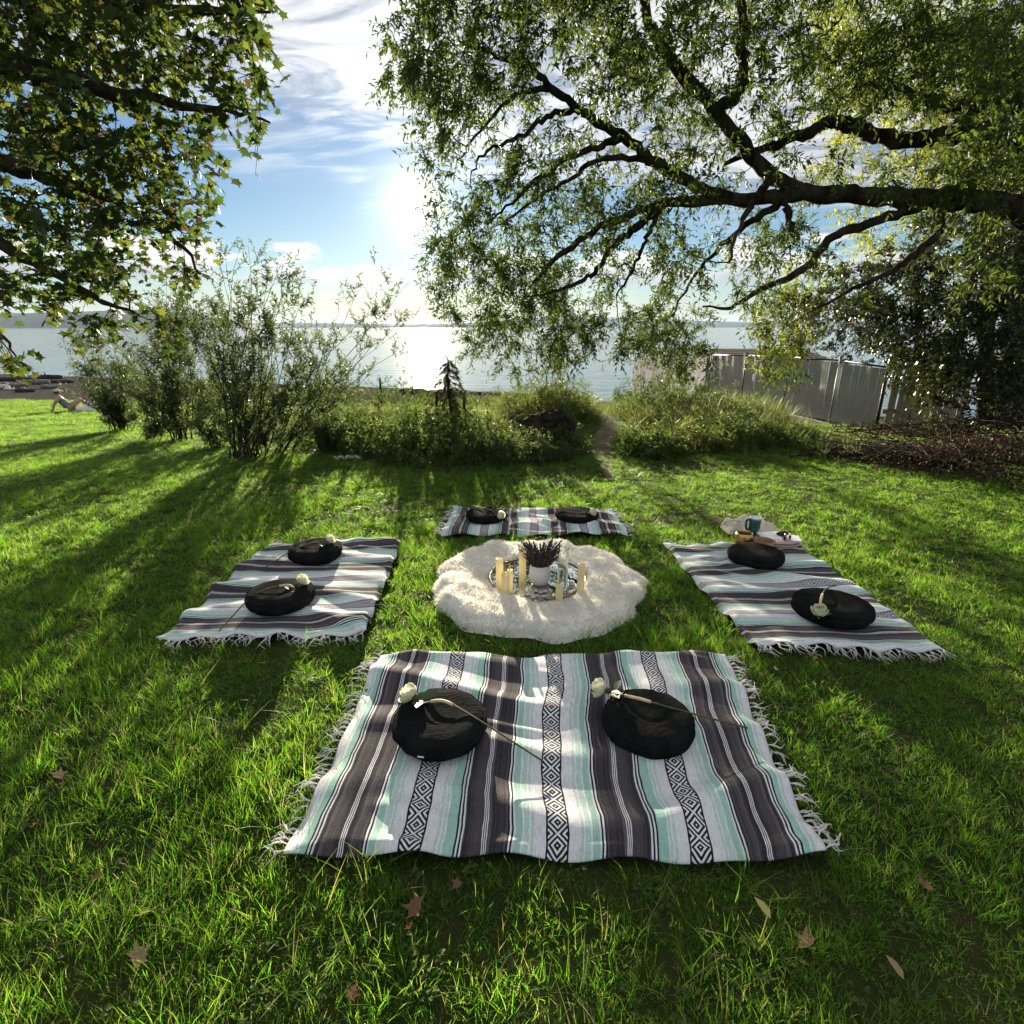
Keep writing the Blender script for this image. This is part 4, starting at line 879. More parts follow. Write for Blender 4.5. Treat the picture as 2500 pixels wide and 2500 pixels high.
for k, a in enumerate([(118, 925, 72, 12, 'driftdark', 'dark squared driftwood log on top of the pile at the waterline', .05), (40, 930, 100, 11, 'driftdark', 'long dark driftwood log lying behind the grey ones', -.06), (85, 938, 60, 13, 'drift', 'forked grey driftwood log beneath the dark squared one', .5),
                       (30, 945, 80, 11, 'drift', 'long grey driftwood log lying behind the bleached pieces', .03), (120, 948, 48, 10, 'drift', 'grey driftwood log at the shrub end of the pile', -.3), (40, 952, 50, 6, 'driftpale', 'thin bleached driftwood pole on the pebbles', .12), (12, 950, 28, 12, 'driftpale', 'short thick bleached driftwood log on the pebbles', -.2),
                       (62, 958, 42, 13, 'driftdark', 'short dark rounded driftwood log nearest the lawn', .1), (150, 935, 60, 9, 'driftdark', 'dark driftwood log half hidden behind the low sallow shrub', 0.0), (50, 922, 22, 10, 'driftpale', 'small pale driftwood stump between the dark logs', .9)]):
    log(a[0], a[1], a[2], a[3], M[a[4]], a[5], a[6], seed=k)
for k, (px, py, wp_, dp) in enumerate([(1220, 966, 330, 10), (1010, 962, 70, 16), (1400, 975, 120, 7)]):
    log(px, py, wp_, dp, M['driftdark'], ('very long dark driftwood log along the waterline behind the conifer', 'thick dark driftwood log beside the sun glitter', 'dark driftwood log behind the thin stakes')[k], (-.12, .1, -.1)[k], seed=20 + k, knots=1, lift=.0)
g = ground(850, 1128); o = log(850, 1120, 62, 9, M['driftpale'], 'small pale weathered log in the weeds at the lawn edge', .25, None, 1, 33)
# ---------------------------------------------------------------- person on the lawn
M['skin'] = mat('skin', (.42, .25, .17), None, rough=.6); M['shirt'] = mat('grey_shirt', (.22, .24, .25), (.34, .36, .37), 6, .9, .1); M['shorts'] = mat('tan_shorts', (.36, .27, .19), None, rough=.9)
M['hair'] = mat('brown_hair', (.06, .035, .02), (.10, .06, .035), 30, .6, .3); M['capcloth'] = mat('pale_cap', (.5, .47, .42), None, rough=.9)
M['black_bag'] = mat('black_nylon', (.018, .018, .02), (.03, .03, .032), 12, .7, .3); M['towel'] = mat('white_towel', (.72, .71, .68), (.8, .79, .76), 12, .95, .1, .01, 40)
def skin(name, verts, edges, rad, m_, parent, sub=2):
    me = bpy.data.meshes.new(name); me.from_pydata(verts, edges, []); me.materials.append(m_); o = mobj(name, me, parent)
    md = o.modifiers.new('skin', 'SKIN'); md.use_smooth_shade = True
    for sv, q in zip(me.skin_vertices[0].data, rad): sv.radius = (q, q) if not isinstance(q, tuple) else q
    me.skin_vertices[0].data[0].use_root = True
    s = o.modifiers.new('sub', 'SUBSURF'); s.levels = s.render_levels = sub; return o
pg = ground(165, 1004); PS = .78; pt_ = thing('person', 'person in a grey shirt and pale cap reclining on the grass with knees raised', 'person', (pg[0], pg[1], pg[2] + .02), math.radians(38))
# figure leans back on both arms, legs towards +X
pt_.scale = (PS, PS, PS)
Vb = [(.10, 0, .12), (0, 0, .22), (-.10, 0, .38), (-.17, 0, .50), (-.19, 0, .58), (-.18, 0, .67), (-.16, 0, .74),
      (-.17, .19, .49), (-.34, .25, .29), (-.44, .27, .04), (-.50, .28, .03), (-.17, -.19, .49), (-.34, -.25, .29), (-.44, -.27, .04), (-.50, -.28, .03),
      (.12, .10, .13), (.45, .12, .44), (.66, .12, .06), (.80, .12, .05), (.12, -.10, .13), (.50, -.12, .40), (.74, -.12, .06), (.88, -.12, .05)]
Eb = [(0, 1), (1, 2), (2, 3), (3, 4), (4, 5), (5, 6), (3, 7), (7, 8), (8, 9), (9, 10), (3, 11), (11, 12), (12, 13), (13, 14), (0, 15), (15, 16), (16, 17), (17, 18), (0, 19), (19, 20), (20, 21), (21, 22)]
Rb = [.13, .12, .13, .12, .055, .095, .075, .06, .042, .034, .03, .06, .042, .034, .03, .085, .06, .04, .035, .085, .06, .04, .035]
skin('body', Vb, Eb, Rb, M['skin'], pt_)
skin('shirt', [(.07, 0, .13), (0, 0, .22), (-.10, 0, .37), (-.16, 0, .48), (-.17, .20, .47), (-.28, .235, .36), (-.17, -.20, .47), (-.28, -.235, .36)], [(0, 1), (1, 2), (2, 3), (3, 4), (4, 5), (3, 6), (6, 7)], [.155, .15, .155, .14, .085, .065, .085, .065], M['shirt'], pt_)
skin('shorts', [(.09, 0, .12), (.13, .10, .14), (.30, .115, .30), (.13, -.10, .14), (.32, -.115, .28)], [(0, 1), (1, 2), (0, 3), (3, 4)], [.14, .105, .09, .105, .09], M['shorts'], pt_)
bm = bmesh.new(); bmesh.ops.create_uvsphere(bm, u_segments=16, v_segments=10, radius=.102); me = bpy.data.meshes.new('hair')
for v in bm.verts: v.co = Vector((v.co.x * 1.0 - .185, v.co.y * .92, v.co.z * 1.05 + .69)) if v.co.z > -.05 else Vector((v.co.x * .8 - .20, v.co.y * .8, -.04 + .69))
bm.to_mesh(me); bm.free(); me.materials.append(M['hair']); mobj('hair', me, pt_)
mb = MB(); mb.lathe([(.108, 0), (.107, .04), (.085, .085), (.03, .105), (.001, .107)], 16, (-.18, 0, .72)); mb.box((-.04, 0, .735), (.12, .15, .012), bev=.004); mb.build('cap', M['capcloth'], pt_)
bgp = ground(200, 1000); bk = thing('backpack', 'dark backpack on the grass behind the reclining person', 'backpack', (bgp[0] + .05, bgp[1] + .75, bgp[2] - .03), .3)
bm = bmesh.new(); bmesh.ops.create_uvsphere(bm, u_segments=20, v_segments=12, radius=.5); me = bpy.data.meshes.new('body')
for v in bm.verts: v.co = Vector((math.copysign(abs(v.co.x * 2) ** .6, v.co.x) * .24, math.copysign(abs(v.co.y * 2) ** .6, v.co.y) * .16, (math.copysign(abs(v.co.z * 2) ** .7, v.co.z) * .27 + .26)))
bm.to_mesh(me); bm.free(); me.materials.append(M['black_bag']); me.polygons.foreach_set('use_smooth', [True] * len(me.polygons)); mobj('body', me, bk)
mb = MB(); p, q = smooth_path([(-.05, 0, .52), (-.03, 0, .60), (.03, 0, .60), (.05, 0, .52)], (.012,) * 4, 4); mb.tube(p, q, 6); mb.build('handle', M['black_bag'], bk)
def rumple(name, label, cat, loc, sx, sy, h, m_, seed, n=26):
    rr = np.random.default_rng(seed); root = thing(name, label, cat, loc, rr.uniform(0, 3)); u = np.linspace(-1, 1, n); X_, Y_ = np.meshgrid(u, u, indexing='ij')
    Z_ = h * (1 - np.maximum(abs(X_), abs(Y_)) ** 3) * (.55 + .45 * vnoise(X_ * 2, Y_ * 2, 1.5, seed)) + .01; Z_[0] = Z_[-1] = 0; Z_[:, 0] = Z_[:, -1] = 0
    rad = 1 + .12 * vnoise(X_, Y_, 2, seed + 1); i, j = np.meshgrid(np.arange(n - 1), np.arange(n - 1), indexing='ij')
    mobj('cloth', fast_mesh('cloth', np.stack([X_ * sx * rad, Y_ * sy * rad, Z_], -1).reshape(-1, 3), np.stack([i * n + j, (i + 1) * n + j, (i + 1) * n + j + 1, i * n + j + 1], -1).reshape(-1, 4), m_), root); return root
tg = ground(228, 1002); rumple('towel', 'crumpled white towel on the grass at the reclining person\'s feet', 'towel', (tg[0], tg[1], tg[2] + .03), .35, .3, .32, M['towel'], 3)

# ---------------------------------------------------------------- blankets
def blanket_material():
    m, t, b, o = new_mat('striped_wool')
    at_ = t.node('ShaderNodeAttribute', attribute_name='Col'); uvp = t.node('ShaderNodeUVMap', uv_map='band'); uvb = t.node('ShaderNodeUVMap', uv_map='cloth')
    s = t.node('ShaderNodeSeparateXYZ'); t.l.new(uvp.outputs[0], s.inputs[0])
    yq = t.math('ABSOLUTE', t.math('SUBTRACT', t.math('FRACT', s.outputs[1]), .5)); xq = t.math('ABSOLUTE', t.math('SUBTRACT', s.outputs[0], .5))
    d = t.math('ADD', t.math('MULTIPLY', yq, 1.7), t.math('MULTIPLY', xq, 1.5)); ring = t.math('GREATER_THAN', t.math('FRACT', t.math('MULTIPLY_ADD', d, 2.3, .28)), .5)
    inb = t.math('GREATER_THAN', s.outputs[0], -.5); c = t.mixc(t.math('MULTIPLY', inb, ring), at_.outputs['Color'], (.012, .012, .016))
    n_ = t.noise(uvb.outputs[0], 150, 3, .75); n2 = t.noise(uvb.outputs[0], 22, 4, .65)
    mp = t.node('ShaderNodeMapping'); t.l.new(uvb.outputs[0], mp.inputs[0]); mp.inputs['Scale'].default_value = (230, 30, 1); n3 = t.noise(mp.outputs[0], 1, 2, .6)
    k = t.math('ADD', .19, t.math('ADD', t.math('MULTIPLY', n_, .62), t.math('ADD', t.math('MULTIPLY', n2, .30), t.math('MULTIPLY', n3, .72))))
    c = t.mixc(1.0, c, t.comb(k, k, k), 'MULTIPLY'); c = t.mixc(t.math('MULTIPLY', t.ss(n_, .58, .72), .13), c, (.6, .58, .55))
    t.l.new(c, b.inputs['Base Color']); b.inputs['Roughness'].default_value = .95; b.inputs['Specular IOR Level'].default_value = .08; b.inputs['Sheen Weight'].default_value = .12
    bn = t.node('ShaderNodeBump'); bn.inputs['Distance'].default_value = .004; t.l.new(t.math('ADD', n_, t.math('MULTIPLY', n3, .7)), bn.inputs['Height']); t.l.new(bn.outputs[0], b.inputs['Normal'])
    tr_ = t.node('ShaderNodeBsdfTranslucent'); t.l.new(c, tr_.inputs[0]); mx = t.node('ShaderNodeMixShader'); mx.inputs[0].default_value = .12
    t.l.new(b.outputs[0], mx.inputs[1]); t.l.new(tr_.outputs[0], mx.inputs[2]); t.l.new(mx.outputs[0], o.inputs[0]); return m
M['wool'] = blanket_material(); M['fringe'] = mat('white_cotton_cord', (.70, .68, .64), (.80, .78, .74), 60, .9, .1, .002, 300, trans=.15)
Wc = (.80, .79, .82); Mc = (.38, .62, .53); Mp = (.54, .71, .65); Dc = (.070, .060, .065); Kc = (.010, .016, .020)
def half():
    L = []; rs = np.random.default_rng(12)
    def add(wd, c): L.append((wd, c))
    def lines(): [add(.0035, q) for q in (Kc, Wc, Kc, Wc)]
    def dark(wd):
        ww = rs.uniform(.4, 1.6, 13); ww = ww / ww.sum() * wd; pal = ((.095, .080, .085), (.040, .036, .042), (.125, .108, .112), (.070, .060, .066), (.030, .027, .032), (.085, .073, .078), (.060, .052, .060))
        for q in ww: add(q, pal[rs.integers(0, 7)])
    def trip(): [add(.0019, q) for q in (Wc, Dc, Wc, Dc, Wc)]
    add(.018, Wc); add(.006, Mp); add(.004, Wc); add(.012, Mc); lines(); dark(.041); trip(); dark(.0335); lines()
    add(.013, Mc); add(.003, Wc); add(.010, Mp); add(.003, Wc); add(.005, Mp); add(.022, Wc); add(.0035, Kc); add(.036, 'P'); add(.0035, Kc)
    add(.021, Wc); add(.005, Mp); add(.004, Wc); add(.005, Mp); add(.003, Wc); add(.019, Mc); lines(); dark(.036); trip(); dark(.0375); lines()
    add(.013, Mc); add(.004, Wc); add(.010, Mp); add(.004, Wc); add(.005, Mp); add(.023, Wc); add(.0035, Kc)
    return L
H_ = half(); STR = H_ + [(.037, 'P')] + H_[::-1]; tot = sum(q[0] for q in STR)
def tassel_mesh(seed, L):
    rr = random.Random(seed); mb = MB()
    for s in range(3 + seed % 2):
        a = rr.uniform(-.5, .5); p = [(0, 0, 0), (L * .3, a * .012, .006), (L * .62, a * .03 + rr.uniform(-.02, .02), .002 + rr.uniform(-.008, .010)), (L * rr.uniform(.8, 1.05), a * .05 + rr.uniform(-.035, .035), rr.uniform(-.022, .002))]
        q, w_ = smooth_path(p, (.0019, .0019, .0017, .0010), 4); mb.tube(q, w_, 5)
    mb.lathe([(.001, -.006), (.0042, -.003), (.0044, .002), (.001, .006)], 7, (L * .34, 0, .005)); o = mb.build('tassel', M['fringe']); me = o.data; bpy.data.objects.remove(o); return me
TASSELS = [tassel_mesh(k, L) for k, L in enumerate((.055, .065, .075, .06, .085, .07))]
def blanket(key, label, swap, nrow, ntass, seed, amp, long_, base=.052):
    Q = BLANKETS[key]; nl, nr, fr, fl_ = [np.array(q) for q in Q]
    root = thing('striped_blanket', label, 'blanket', (*np.mean(Q, 0)[:2], 0), 0, 'striped blankets around the fur rug'); r0 = np.array(root.location)
    us = [0.0]; ids = []
    for wd, c in STR:
        wd /= tot; k = max(1, int(round(wd / .011)))
        for _ in range(k): us.append(us[-1] + wd / k); ids.append((c, us[-1] - wd / k))
    u = np.array(us); u /= u[-1]; v = np.linspace(0, 1, nrow)
    U, W_ = np.meshgrid(u, v, indexing='ij')
    rr = np.random.default_rng(seed); wv = .012 * vnoise(U * 4, W_ * 4, 1.2, seed)
    # slight wander of the edges
    A, B = (U, W_) if not swap else (W_, U)     # A: left-right, B: near-far
    e = .012 * np.sin(A * 9 + seed) + .007 * np.sin(A * 23 + seed * 2); e2 = .012 * np.sin(B * 8 + seed * 1.3) + .006 * np.sin(B * 19)
    jit = .0016 * vnoise(U * 40, W_ * 30, 1.0, seed + 4) * np.clip(np.minimum(U, 1 - U) * 40, 0, 1)
    if swap: B = B + jit
    else: A = A + jit
    Ax = A + .5 * e2 * (1 - 2 * abs(A - .5)) + e2 * (A - .5) * .6; Bx = B + e * (B - .5) * 1.1
    P_ = ((1 - Ax) * (1 - Bx))[..., None] * nl + (Ax * (1 - Bx))[..., None] * nr + (Ax * Bx)[..., None] * fr + ((1 - Ax) * Bx)[..., None] * fl_
    x, y = P_[..., 0], P_[..., 1]
    # soft folds lying across the line of sight, more broken towards the edges
    ph = y * 21 + 2.4 * np.sin(x * 2.1 + seed) + 1.1 * np.sin(x * 5.3 + seed * 3 + y * 2)
    fold = (.5 + .5 * np.sin(ph)) ** 2.2 * (.35 + .65 * sstep(-.5, .6, vnoise(x, y, 2.2, seed + 2)))
    ph2 = y * 47 + x * 9 + 1.9 * np.sin(x * 7 + seed); f2 = (.5 + .5 * np.sin(ph2)) ** 2 * sstep(.1, .7, vnoise(x, y, 3.0, seed + 9))
    z = base + amp * fold + amp * .5 * f2 + .008 * vnoise(x, y, 4, seed) 
    ed = np.minimum(np.minimum(A, 1 - A), np.minimum(B, 1 - B)); z = z - .016 * (1 - sstep(0, .03, ed)) + .012 * (1 - sstep(0, .05, ed)) * np.sin(A * 31 + B * 29 + seed)
    P_[..., 2] = z
    BL_Z[key] = P_.copy()
    V_ = P_.reshape(-1, 3) - r0; n2 = nrow; i, j = np.meshgrid(np.arange(len(u) - 1), np.arange(n2 - 1), indexing='ij')
    F_ = np.stack([i * n2 + j, (i + 1) * n2 + j, (i + 1) * n2 + j + 1, i * n2 + j + 1], -1)
    if swap: F_ = F_[..., ::-1]
    F_ = F_.reshape(-1, 4); fi = i.reshape(-1)
    colr = np.array([(Wc if c == 'P' else c) + (1.0,) for c, _ in ids])[fi]; colr = np.repeat(colr[:, None], 4, 1).reshape(-1, 4)
    vi = F_.reshape(-1); uu = U.reshape(-1)[vi]; ww = W_.reshape(-1)[vi]
    isP = np.array([c == 'P' for c, _ in ids])[np.repeat(fi, 4)]
    # local coordinate across each patterned band
    bands = []; a0 = 0
    for wd, c in STR:
        if c == 'P': bands.append((a0 / tot, (a0 + wd) / tot))
        a0 += wd
    bx = np.full(len(vi), -1.0)
    for lo, hi in bands:
        m_ = isP & (uu > lo - .004) & (uu < hi + .004); bx[m_] = (uu[m_] - lo) / (hi - lo)
    Lc, Wd = long_
    uv = {'band': np.column_stack([bx, ww * Wd / .072]), 'cloth': np.column_stack([uu * Lc, ww * Wd])}
    o = cloth = mobj('cloth', fast_mesh('cloth', V_, F_, M['wool'], True, uv, colr), root)
    md = o.modifiers.new('thick', 'SOLIDIFY'); md.thickness = .006; md.offset = -1
    for side in (0, 1):
        edge = P_[0] if side == 0 else P_[-1]; inn = P_[3] if side == 0 else P_[-4]
        for k in range(ntass):
            s = (k + .5 + rr.uniform(-.3, .3)) / ntass * (nrow - 1); i0 = int(min(s, nrow - 2)); f_ = s - i0
            p = edge[i0] * (1 - f_) + edge[i0 + 1] * f_; d = p - inn[i0]
            o = mobj('tassel', TASSELS[rr.integers(0, len(TASSELS))], cloth); o.location = Vector(p - r0) + Vector((0, 0, -.004)); o.rotation_euler = (rr.uniform(-.6, .6), rr.uniform(-.12, .28), math.atan2(d[1], d[0]) + rr.normal(0, .38))
    return root
BL_Z = {}
blanket('front', 'wide mint, white and charcoal striped blanket with two cushions, in front of the fur rug', False, 150, 44, 1, .034, (1.8, 1.16))
blanket('left', 'striped fringed blanket in full sun, lying between the fur rug and the shrub row', True, 110, 30, 2, .038, (1.5, 1.1))
blanket('right', 'striped fringed blanket in the shade of the big tree, with bowls at its end', True, 110, 30, 3, .036, (1.55, 1.05))
blanket('back', 'narrow striped blanket lying beyond the fur rug towards the path', False, 70, 18, 4, .026, (1.55, .7))
def cloth_z(key, x, y):
    P_ = BL_Z[key].reshape(-1, 3); k = np.argsort((P_[:, 0] - x) ** 2 + (P_[:, 1] - y) ** 2)[:30]; return float(P_[k, 2].mean())

# ---------------------------------------------------------------- cushions
def black_cloth():
    m, t, b, o = new_mat('black_cotton'); tc = t.node('ShaderNodeTexCoord'); v = tc.outputs['Object']
    c = t.mixc(t.ss(t.noise(v, 9, 4, .6), .35, .7), (.009, .0095, .0095), (.017, .0175, .017)); t.l.new(c, b.inputs['Base Color']); b.inputs['Roughness'].default_value = .95; b.inputs['Specular IOR Level'].default_value = .02; b.inputs['Sheen Weight'].default_value = .0
    bn = t.node('ShaderNodeBump'); bn.inputs['Distance'].default_value = .003; mpw = t.node('ShaderNodeMapping'); t.l.new(v, mpw.inputs[0]); mpw.inputs['Scale'].default_value = (1.0, 2.4, 1.5); bn.inputs['Distance'].default_value = .012; t.l.new(t.math('ADD', t.noise(mpw.outputs[0], 16, 4, .6, 1.2), t.math('MULTIPLY', t.noise(v, 420, 2, .6), .12)), bn.inputs['Height']); t.l.new(bn.outputs[0], b.inputs['Normal']); return m
M['black'] = black_cloth(); M['tagm'] = mat('white_label', (.75, .75, .73), None, rough=.7)
def cushion(label, key, x, y, D, h, rz, seed, ax=1.0, tagpos=None):
    z0 = cloth_z(key, x, y) - .006; root = thing('round_cushion', label, 'cushion', (x, y, z0), rz, 'black round cushions on the blankets'); R0 = D / 2; n = 56
    prof = [(.0, .90), (.12, .91), (.26, .94), (.40, .975), (.54, .995), (.66, 1.0), (.76, .985), (.84, .95), (.90, .89), (.955, .78), (.99, .64), (1.0, .5), (.985, .34), (.945, .19), (.88, .08), (.78, .02), (.5, .0), (0, .0)]
    V_ = []
    for ri, (r_, z_) in enumerate(prof):
        for k in range(n):
            a = 2 * math.pi * k / n; cx, cy2 = math.cos(a), math.sin(a); v = Vector((cx * r_ * 3 + seed, cy2 * r_ * 3, z_ * 1.5)); w1 = mnoise.noise(v); w2 = mnoise.noise(Vector((a * 0 + cx * 5 + seed, cy2 * 5, r_ * 1.2)))
            top = 1 if ri < 9 else 0
            wr = abs(mnoise.noise(Vector((cx * r_ * 6 + cy2 * r_ * 3 + seed * 2, cy2 * r_ * 2.5, 3.3)))) * .014 * top
            rr = r_ * (1 + .035 * w2 * (r_ > .5) + .010 * math.sin(k * 2 * math.pi / n * 14) * (9 <= ri <= 14)); V_.append((cx * rr * R0 * ax, cy2 * rr * R0, h * (z_ * (1 + .035 * w1 * top) - wr * (r_ < .95))))
    def faces(a, b): return [(i * n + k, (i + 1) * n + k, (i + 1) * n + (k + 1) % n, i * n + (k + 1) % n) for i in range(a, b) for k in range(n)]
    MB().add(V_, faces(0, 9)).build('top_panel', M['black'], root); band = MB().add(V_, faces(9, len(prof) - 1)).build('side_band', M['black'], root)
    mb = MB(); ring = [V_[9 * n + k % n] for k in range(n + 1)]; mb.tube([(p[0] * 1.003, p[1] * 1.003, p[2] + .001) for p in ring], .0036, 6); mb.build('piping', M['black'], band)
    if tagpos:
        a, lx, lz = tagpos; i = 11; k = int(a / (2 * math.pi) * n) % n; p = V_[i * n + k]; mb = MB()
        mb.box((p[0] * 1.008, p[1] * 1.008, p[2]), (lx, .002, lz), rz=a + math.pi / 2); mb.build('label_tag', M['tagm'], band, False)
    return root, z0 + h
C = {}
C['f1'] = cushion('large black round cushion on the wide blanket, its rose stem reaching the middle band', 'front', -.285, 1.845, .375, .095, .3, 1, 1.0, (4.55 - .3, .024, .006))
C['f2'] = cushion('large black round cushion on the wide blanket, its rose stem crossing a dark stripe', 'front', .545, 1.865, .365, .095, 1.2, 2, 1.0)
C['l1'] = cushion('black round cushion on the sunlit blanket at the end towards the wide blanket', 'left', -1.345, 2.93, .365, .10, .2, 3, 1.05)
C['l2'] = cushion('black round cushion on the sunlit blanket at the end towards the shrub row', 'left', -1.39, 3.66, .37, .10, .9, 4, 1.0)
C['r1'] = cushion('black oval cushion with a rose laid on it on the shaded blanket', 'right', 1.79, 2.80, .38, .10, -.35, 5, 1.10)
C['r2'] = cushion('black oval cushion without a rose, in front of the brass bowl', 'right', 1.68, 3.56, .35, .095, -.15, 6, 1.05)
C['b1'] = cushion('black round cushion on the narrow blanket under a rose with an upright leaf', 'back', -.22, 4.50, .345, .07, .5, 7)
C['b2'] = cushion('flatter black round cushion on the narrow blanket with a rose at its rim', 'back', .55, 4.52, .365, .062, .8, 8)

# ---------------------------------------------------------------- roses
M['petal'] = mat('cream_petal', (.72, .72, .50), (.80, .79, .62), 14, .6, .3, trans=.35); M['stem'] = mat('green_stem', (.05, .07, .025), (.09, .10, .04), 20, .6, .3); M['roseleaf'] = mat('rose_leaf', (.035, .07, .02), (.06, .10, .03), 18, .4, .45, trans=.3)
M['tape'] = mat('floral_tape', (.55, .42, .25), (.66, .55, .36), 30, .7, .2)
def petal_mesh(k, rr):
    """a cupped petal standing round the bud axis (+Z)"""
    n = 5; lay = k / 13; V_ = []
    R1 = .007 + .026 * lay ** .9; H0 = .047 - .008 * lay; wd = 1.35 - .55 * lay
    for a in np.linspace(-1, 1, n + 2):
        for t in np.linspace(0, 1, n + 1):
            w_ = wd * (.30 + .70 * math.sin(min(1.0, t * 1.35) * math.pi / 2)) * (1 - .55 * max(0.0, t - .72) * abs(a) * 2); th = a * w_
            rad = R1 * (.22 + .78 * math.sin(min(1.0, t / .58) * math.pi / 2)); top_ = max(0.0, (t - .58) / .42)
            rad *= 1 + top_ ** 2 * (-.30 + .75 * max(0.0, lay - .45))
            V_.append((rad * math.cos(th), rad * math.sin(th), H0 * t * (1 - .14 * a * a * t) - max(0.0, lay - .6) * top_ ** 2 * .016 + .0015 * math.sin(a * 4 + k) * t))
    m_ = n + 1; F_ = [(i * m_ + j, (i + 1) * m_ + j, (i + 1) * m_ + j + 1, i * m_ + j + 1) for i in range(n + 1) for j in range(n)]
    return fast_mesh('petal', np.array(V_), np.array(F_), M['petal'])
PETALS = [petal_mesh(k, rng) for k in range(14)]
LEAFM = fast_mesh('leaf', OVAL_V * np.array((.62, 1, 1)) * .060, np.array([(0, 1, 2, 6), (6, 2, 3, 4), (0, 6, 4, 5)]), M['roseleaf'])
mb = MB()
for a in range(5):
    c_, s_ = math.cos(a * 1.2566), math.sin(a * 1.2566); mb.add([(c_ * .004 - s_ * .005, s_ * .004 + c_ * .005, .0), (c_ * .004 + s_ * .005, s_ * .004 - c_ * .005, 0), (c_ * .026, s_ * .026, -.012 + .01 * (a % 2))], [(0, 1, 2)])
mb.lathe([(.003, -.014), (.009, -.006), (.011, .004), (.006, .012)], 10); _o = mb.build('calyx', M['stem']); CALYX = _o.data; bpy.data.objects.remove(_o)
def rose(label, B, E, up, seed, mid=None, size=1.0, tape=True, nleaf=3, leafup=.4):
    """bloom at B, cut end at E; up tilts the bloom"""
    rr = random.Random(seed); B = Vector([float(q) for q in B]); E = Vector([float(q) for q in E]); root = thing('cut_rose', label, 'rose', B, 0, 'cream roses laid on the cushions')
    ax = ((B - E).normalized() * (1 - up) + Vector((0, 0, 1)) * up).normalized(); rot = ax.to_track_quat('Z', 'Y')
    for k in range(14):
        o = mobj('petal', PETALS[k], root); o.rotation_mode = 'QUATERNION'; q = Matrix.Rotation(k * 2.4 + rr.uniform(-.2, .2), 4, 'Z').to_quaternion(); o.rotation_quaternion = rot @ q; o.scale = (size,) * 3; o.location = rot @ Vector((0, 0, -.02 * size))
    o = mobj('calyx', CALYX, root); o.rotation_mode = 'QUATERNION'; o.rotation_quaternion = rot; o.location = rot @ Vector((0, 0, -.022 * size)); o.scale = (size,) * 3
    p0 = rot @ Vector((0, 0, -.03 * size)); mids = [Vector(q) - B for q in (mid or [])]
    pts = [p0, p0 + rot @ Vector((0, 0, -.03))] + mids + [E - B]; P_, R_2 = smooth_path([tuple(q) for q in pts], [.0036] * len(pts), 7); mb = MB(); mb.tube(P_, R_2, 6)
    for f_ in (.45, .62, .8):
        i = int(f_ * len(P_)); mb.lathe([(.002, -.004), (.0052, 0), (.002, .004)], 6, tuple(P_[i]))
    mb.build('stem', M['stem'], root)
    if tape:
        i0, i1 = int(len(P_) * .36), int(len(P_) * .52) + 1; mb = MB(); mb.tube(P_[i0:i1 + 1], [.0068] * (i1 + 1 - i0), 8); mb.build('tape', M['tape'], root)
    dirn = (E - B).normalized(); sd = dirn.cross(Vector((0, 0, 1))).normalized()
    for k in range(nleaf):
        i = int(len(P_) * (.10 + .08 * k)); s = (-1) ** k; d = (dirn * .45 + sd * s * .8 + Vector((0, 0, leafup + .15 * k))).normalized(); nz = (Vector((0, 0, 1)) + sd * s * rr.uniform(-.5, .5)).normalized(); x_ = d.cross(nz).normalized(); z_ = x_.cross(d)
        o = mobj('leaf', LEAFM, root); o.matrix_local = Matrix.Translation(Vector(P_[i])) @ Matrix((x_, d, z_)).transposed().to_4x4() @ Matrix.Scale(rr.uniform(.7, 1.05) * size, 4)
    return root
ztop = {k: v[1] for k, v in C.items()}
rose('cream rose on the large cushion, stem end on the middle patterned band', flat(1000, 1692, ztop['f1'] + .022), flat(1325, 1858, .075), .18, 1, [(-.27, 1.90, ztop['f1'] + .012), (-.12, 1.80, ztop['f1'] - .005)], 1.4)
rose('cream rose on the creased cushion, stem crossing the dark stripe towards the fringe', flat(1464, 1678, ztop['f2'] + .022), flat(1825, 1777, .075), .12, 2, [(.53, 1.93, ztop['f2'] + .012), (.68, 1.88, ztop['f2'] - .004)], 1.35)
rose('cream rose with round leaves on the sunlit cushion towards the wide blanket', flat(738, 1416, ztop['l1'] + .03), flat(535, 1540, .075), .45, 3, [(-1.31, 2.95, ztop['l1'] + .012), (-1.46, 2.86, ztop['l1'] - .006)], 1.4, True, 3, .2)
rose('cream rose on the sunlit cushion nearest the shrub row', flat(805, 1316, ztop['l2'] + .03), flat(643, 1388, .075), .4, 4, [(-1.36, 3.69, ztop['l2'] + .012), (-1.50, 3.60, ztop['l2'] - .006)], 1.3, False)
rose('cream rose facing up on the shaded oval cushion', flat(2000, 1490, ztop['r1'] + .022), (1.93, 3.02, ztop['r1'] - .02), .62, 5, [(1.72, 2.80, ztop['r1'] + .012), (1.82, 2.93, ztop['r1'] + .004)], 1.25, True, 2)
rose('cream rose with an upright leaf on the narrow blanket cushion', flat(1222, 1257, ztop['b1'] + .012), (-.48, 4.72, .12), .15, 6, [(-.20, 4.52, ztop['b1'] + .012)], 1.2, False, 3, .8)
rose('cream rose at the rim of the flatter cushion on the narrow blanket', flat(1447, 1250, ztop['b2'] + .02), (.22, 4.62, .12), .35, 7, [(.58, 4.53, ztop['b2'] + .012)], 1.2, False)
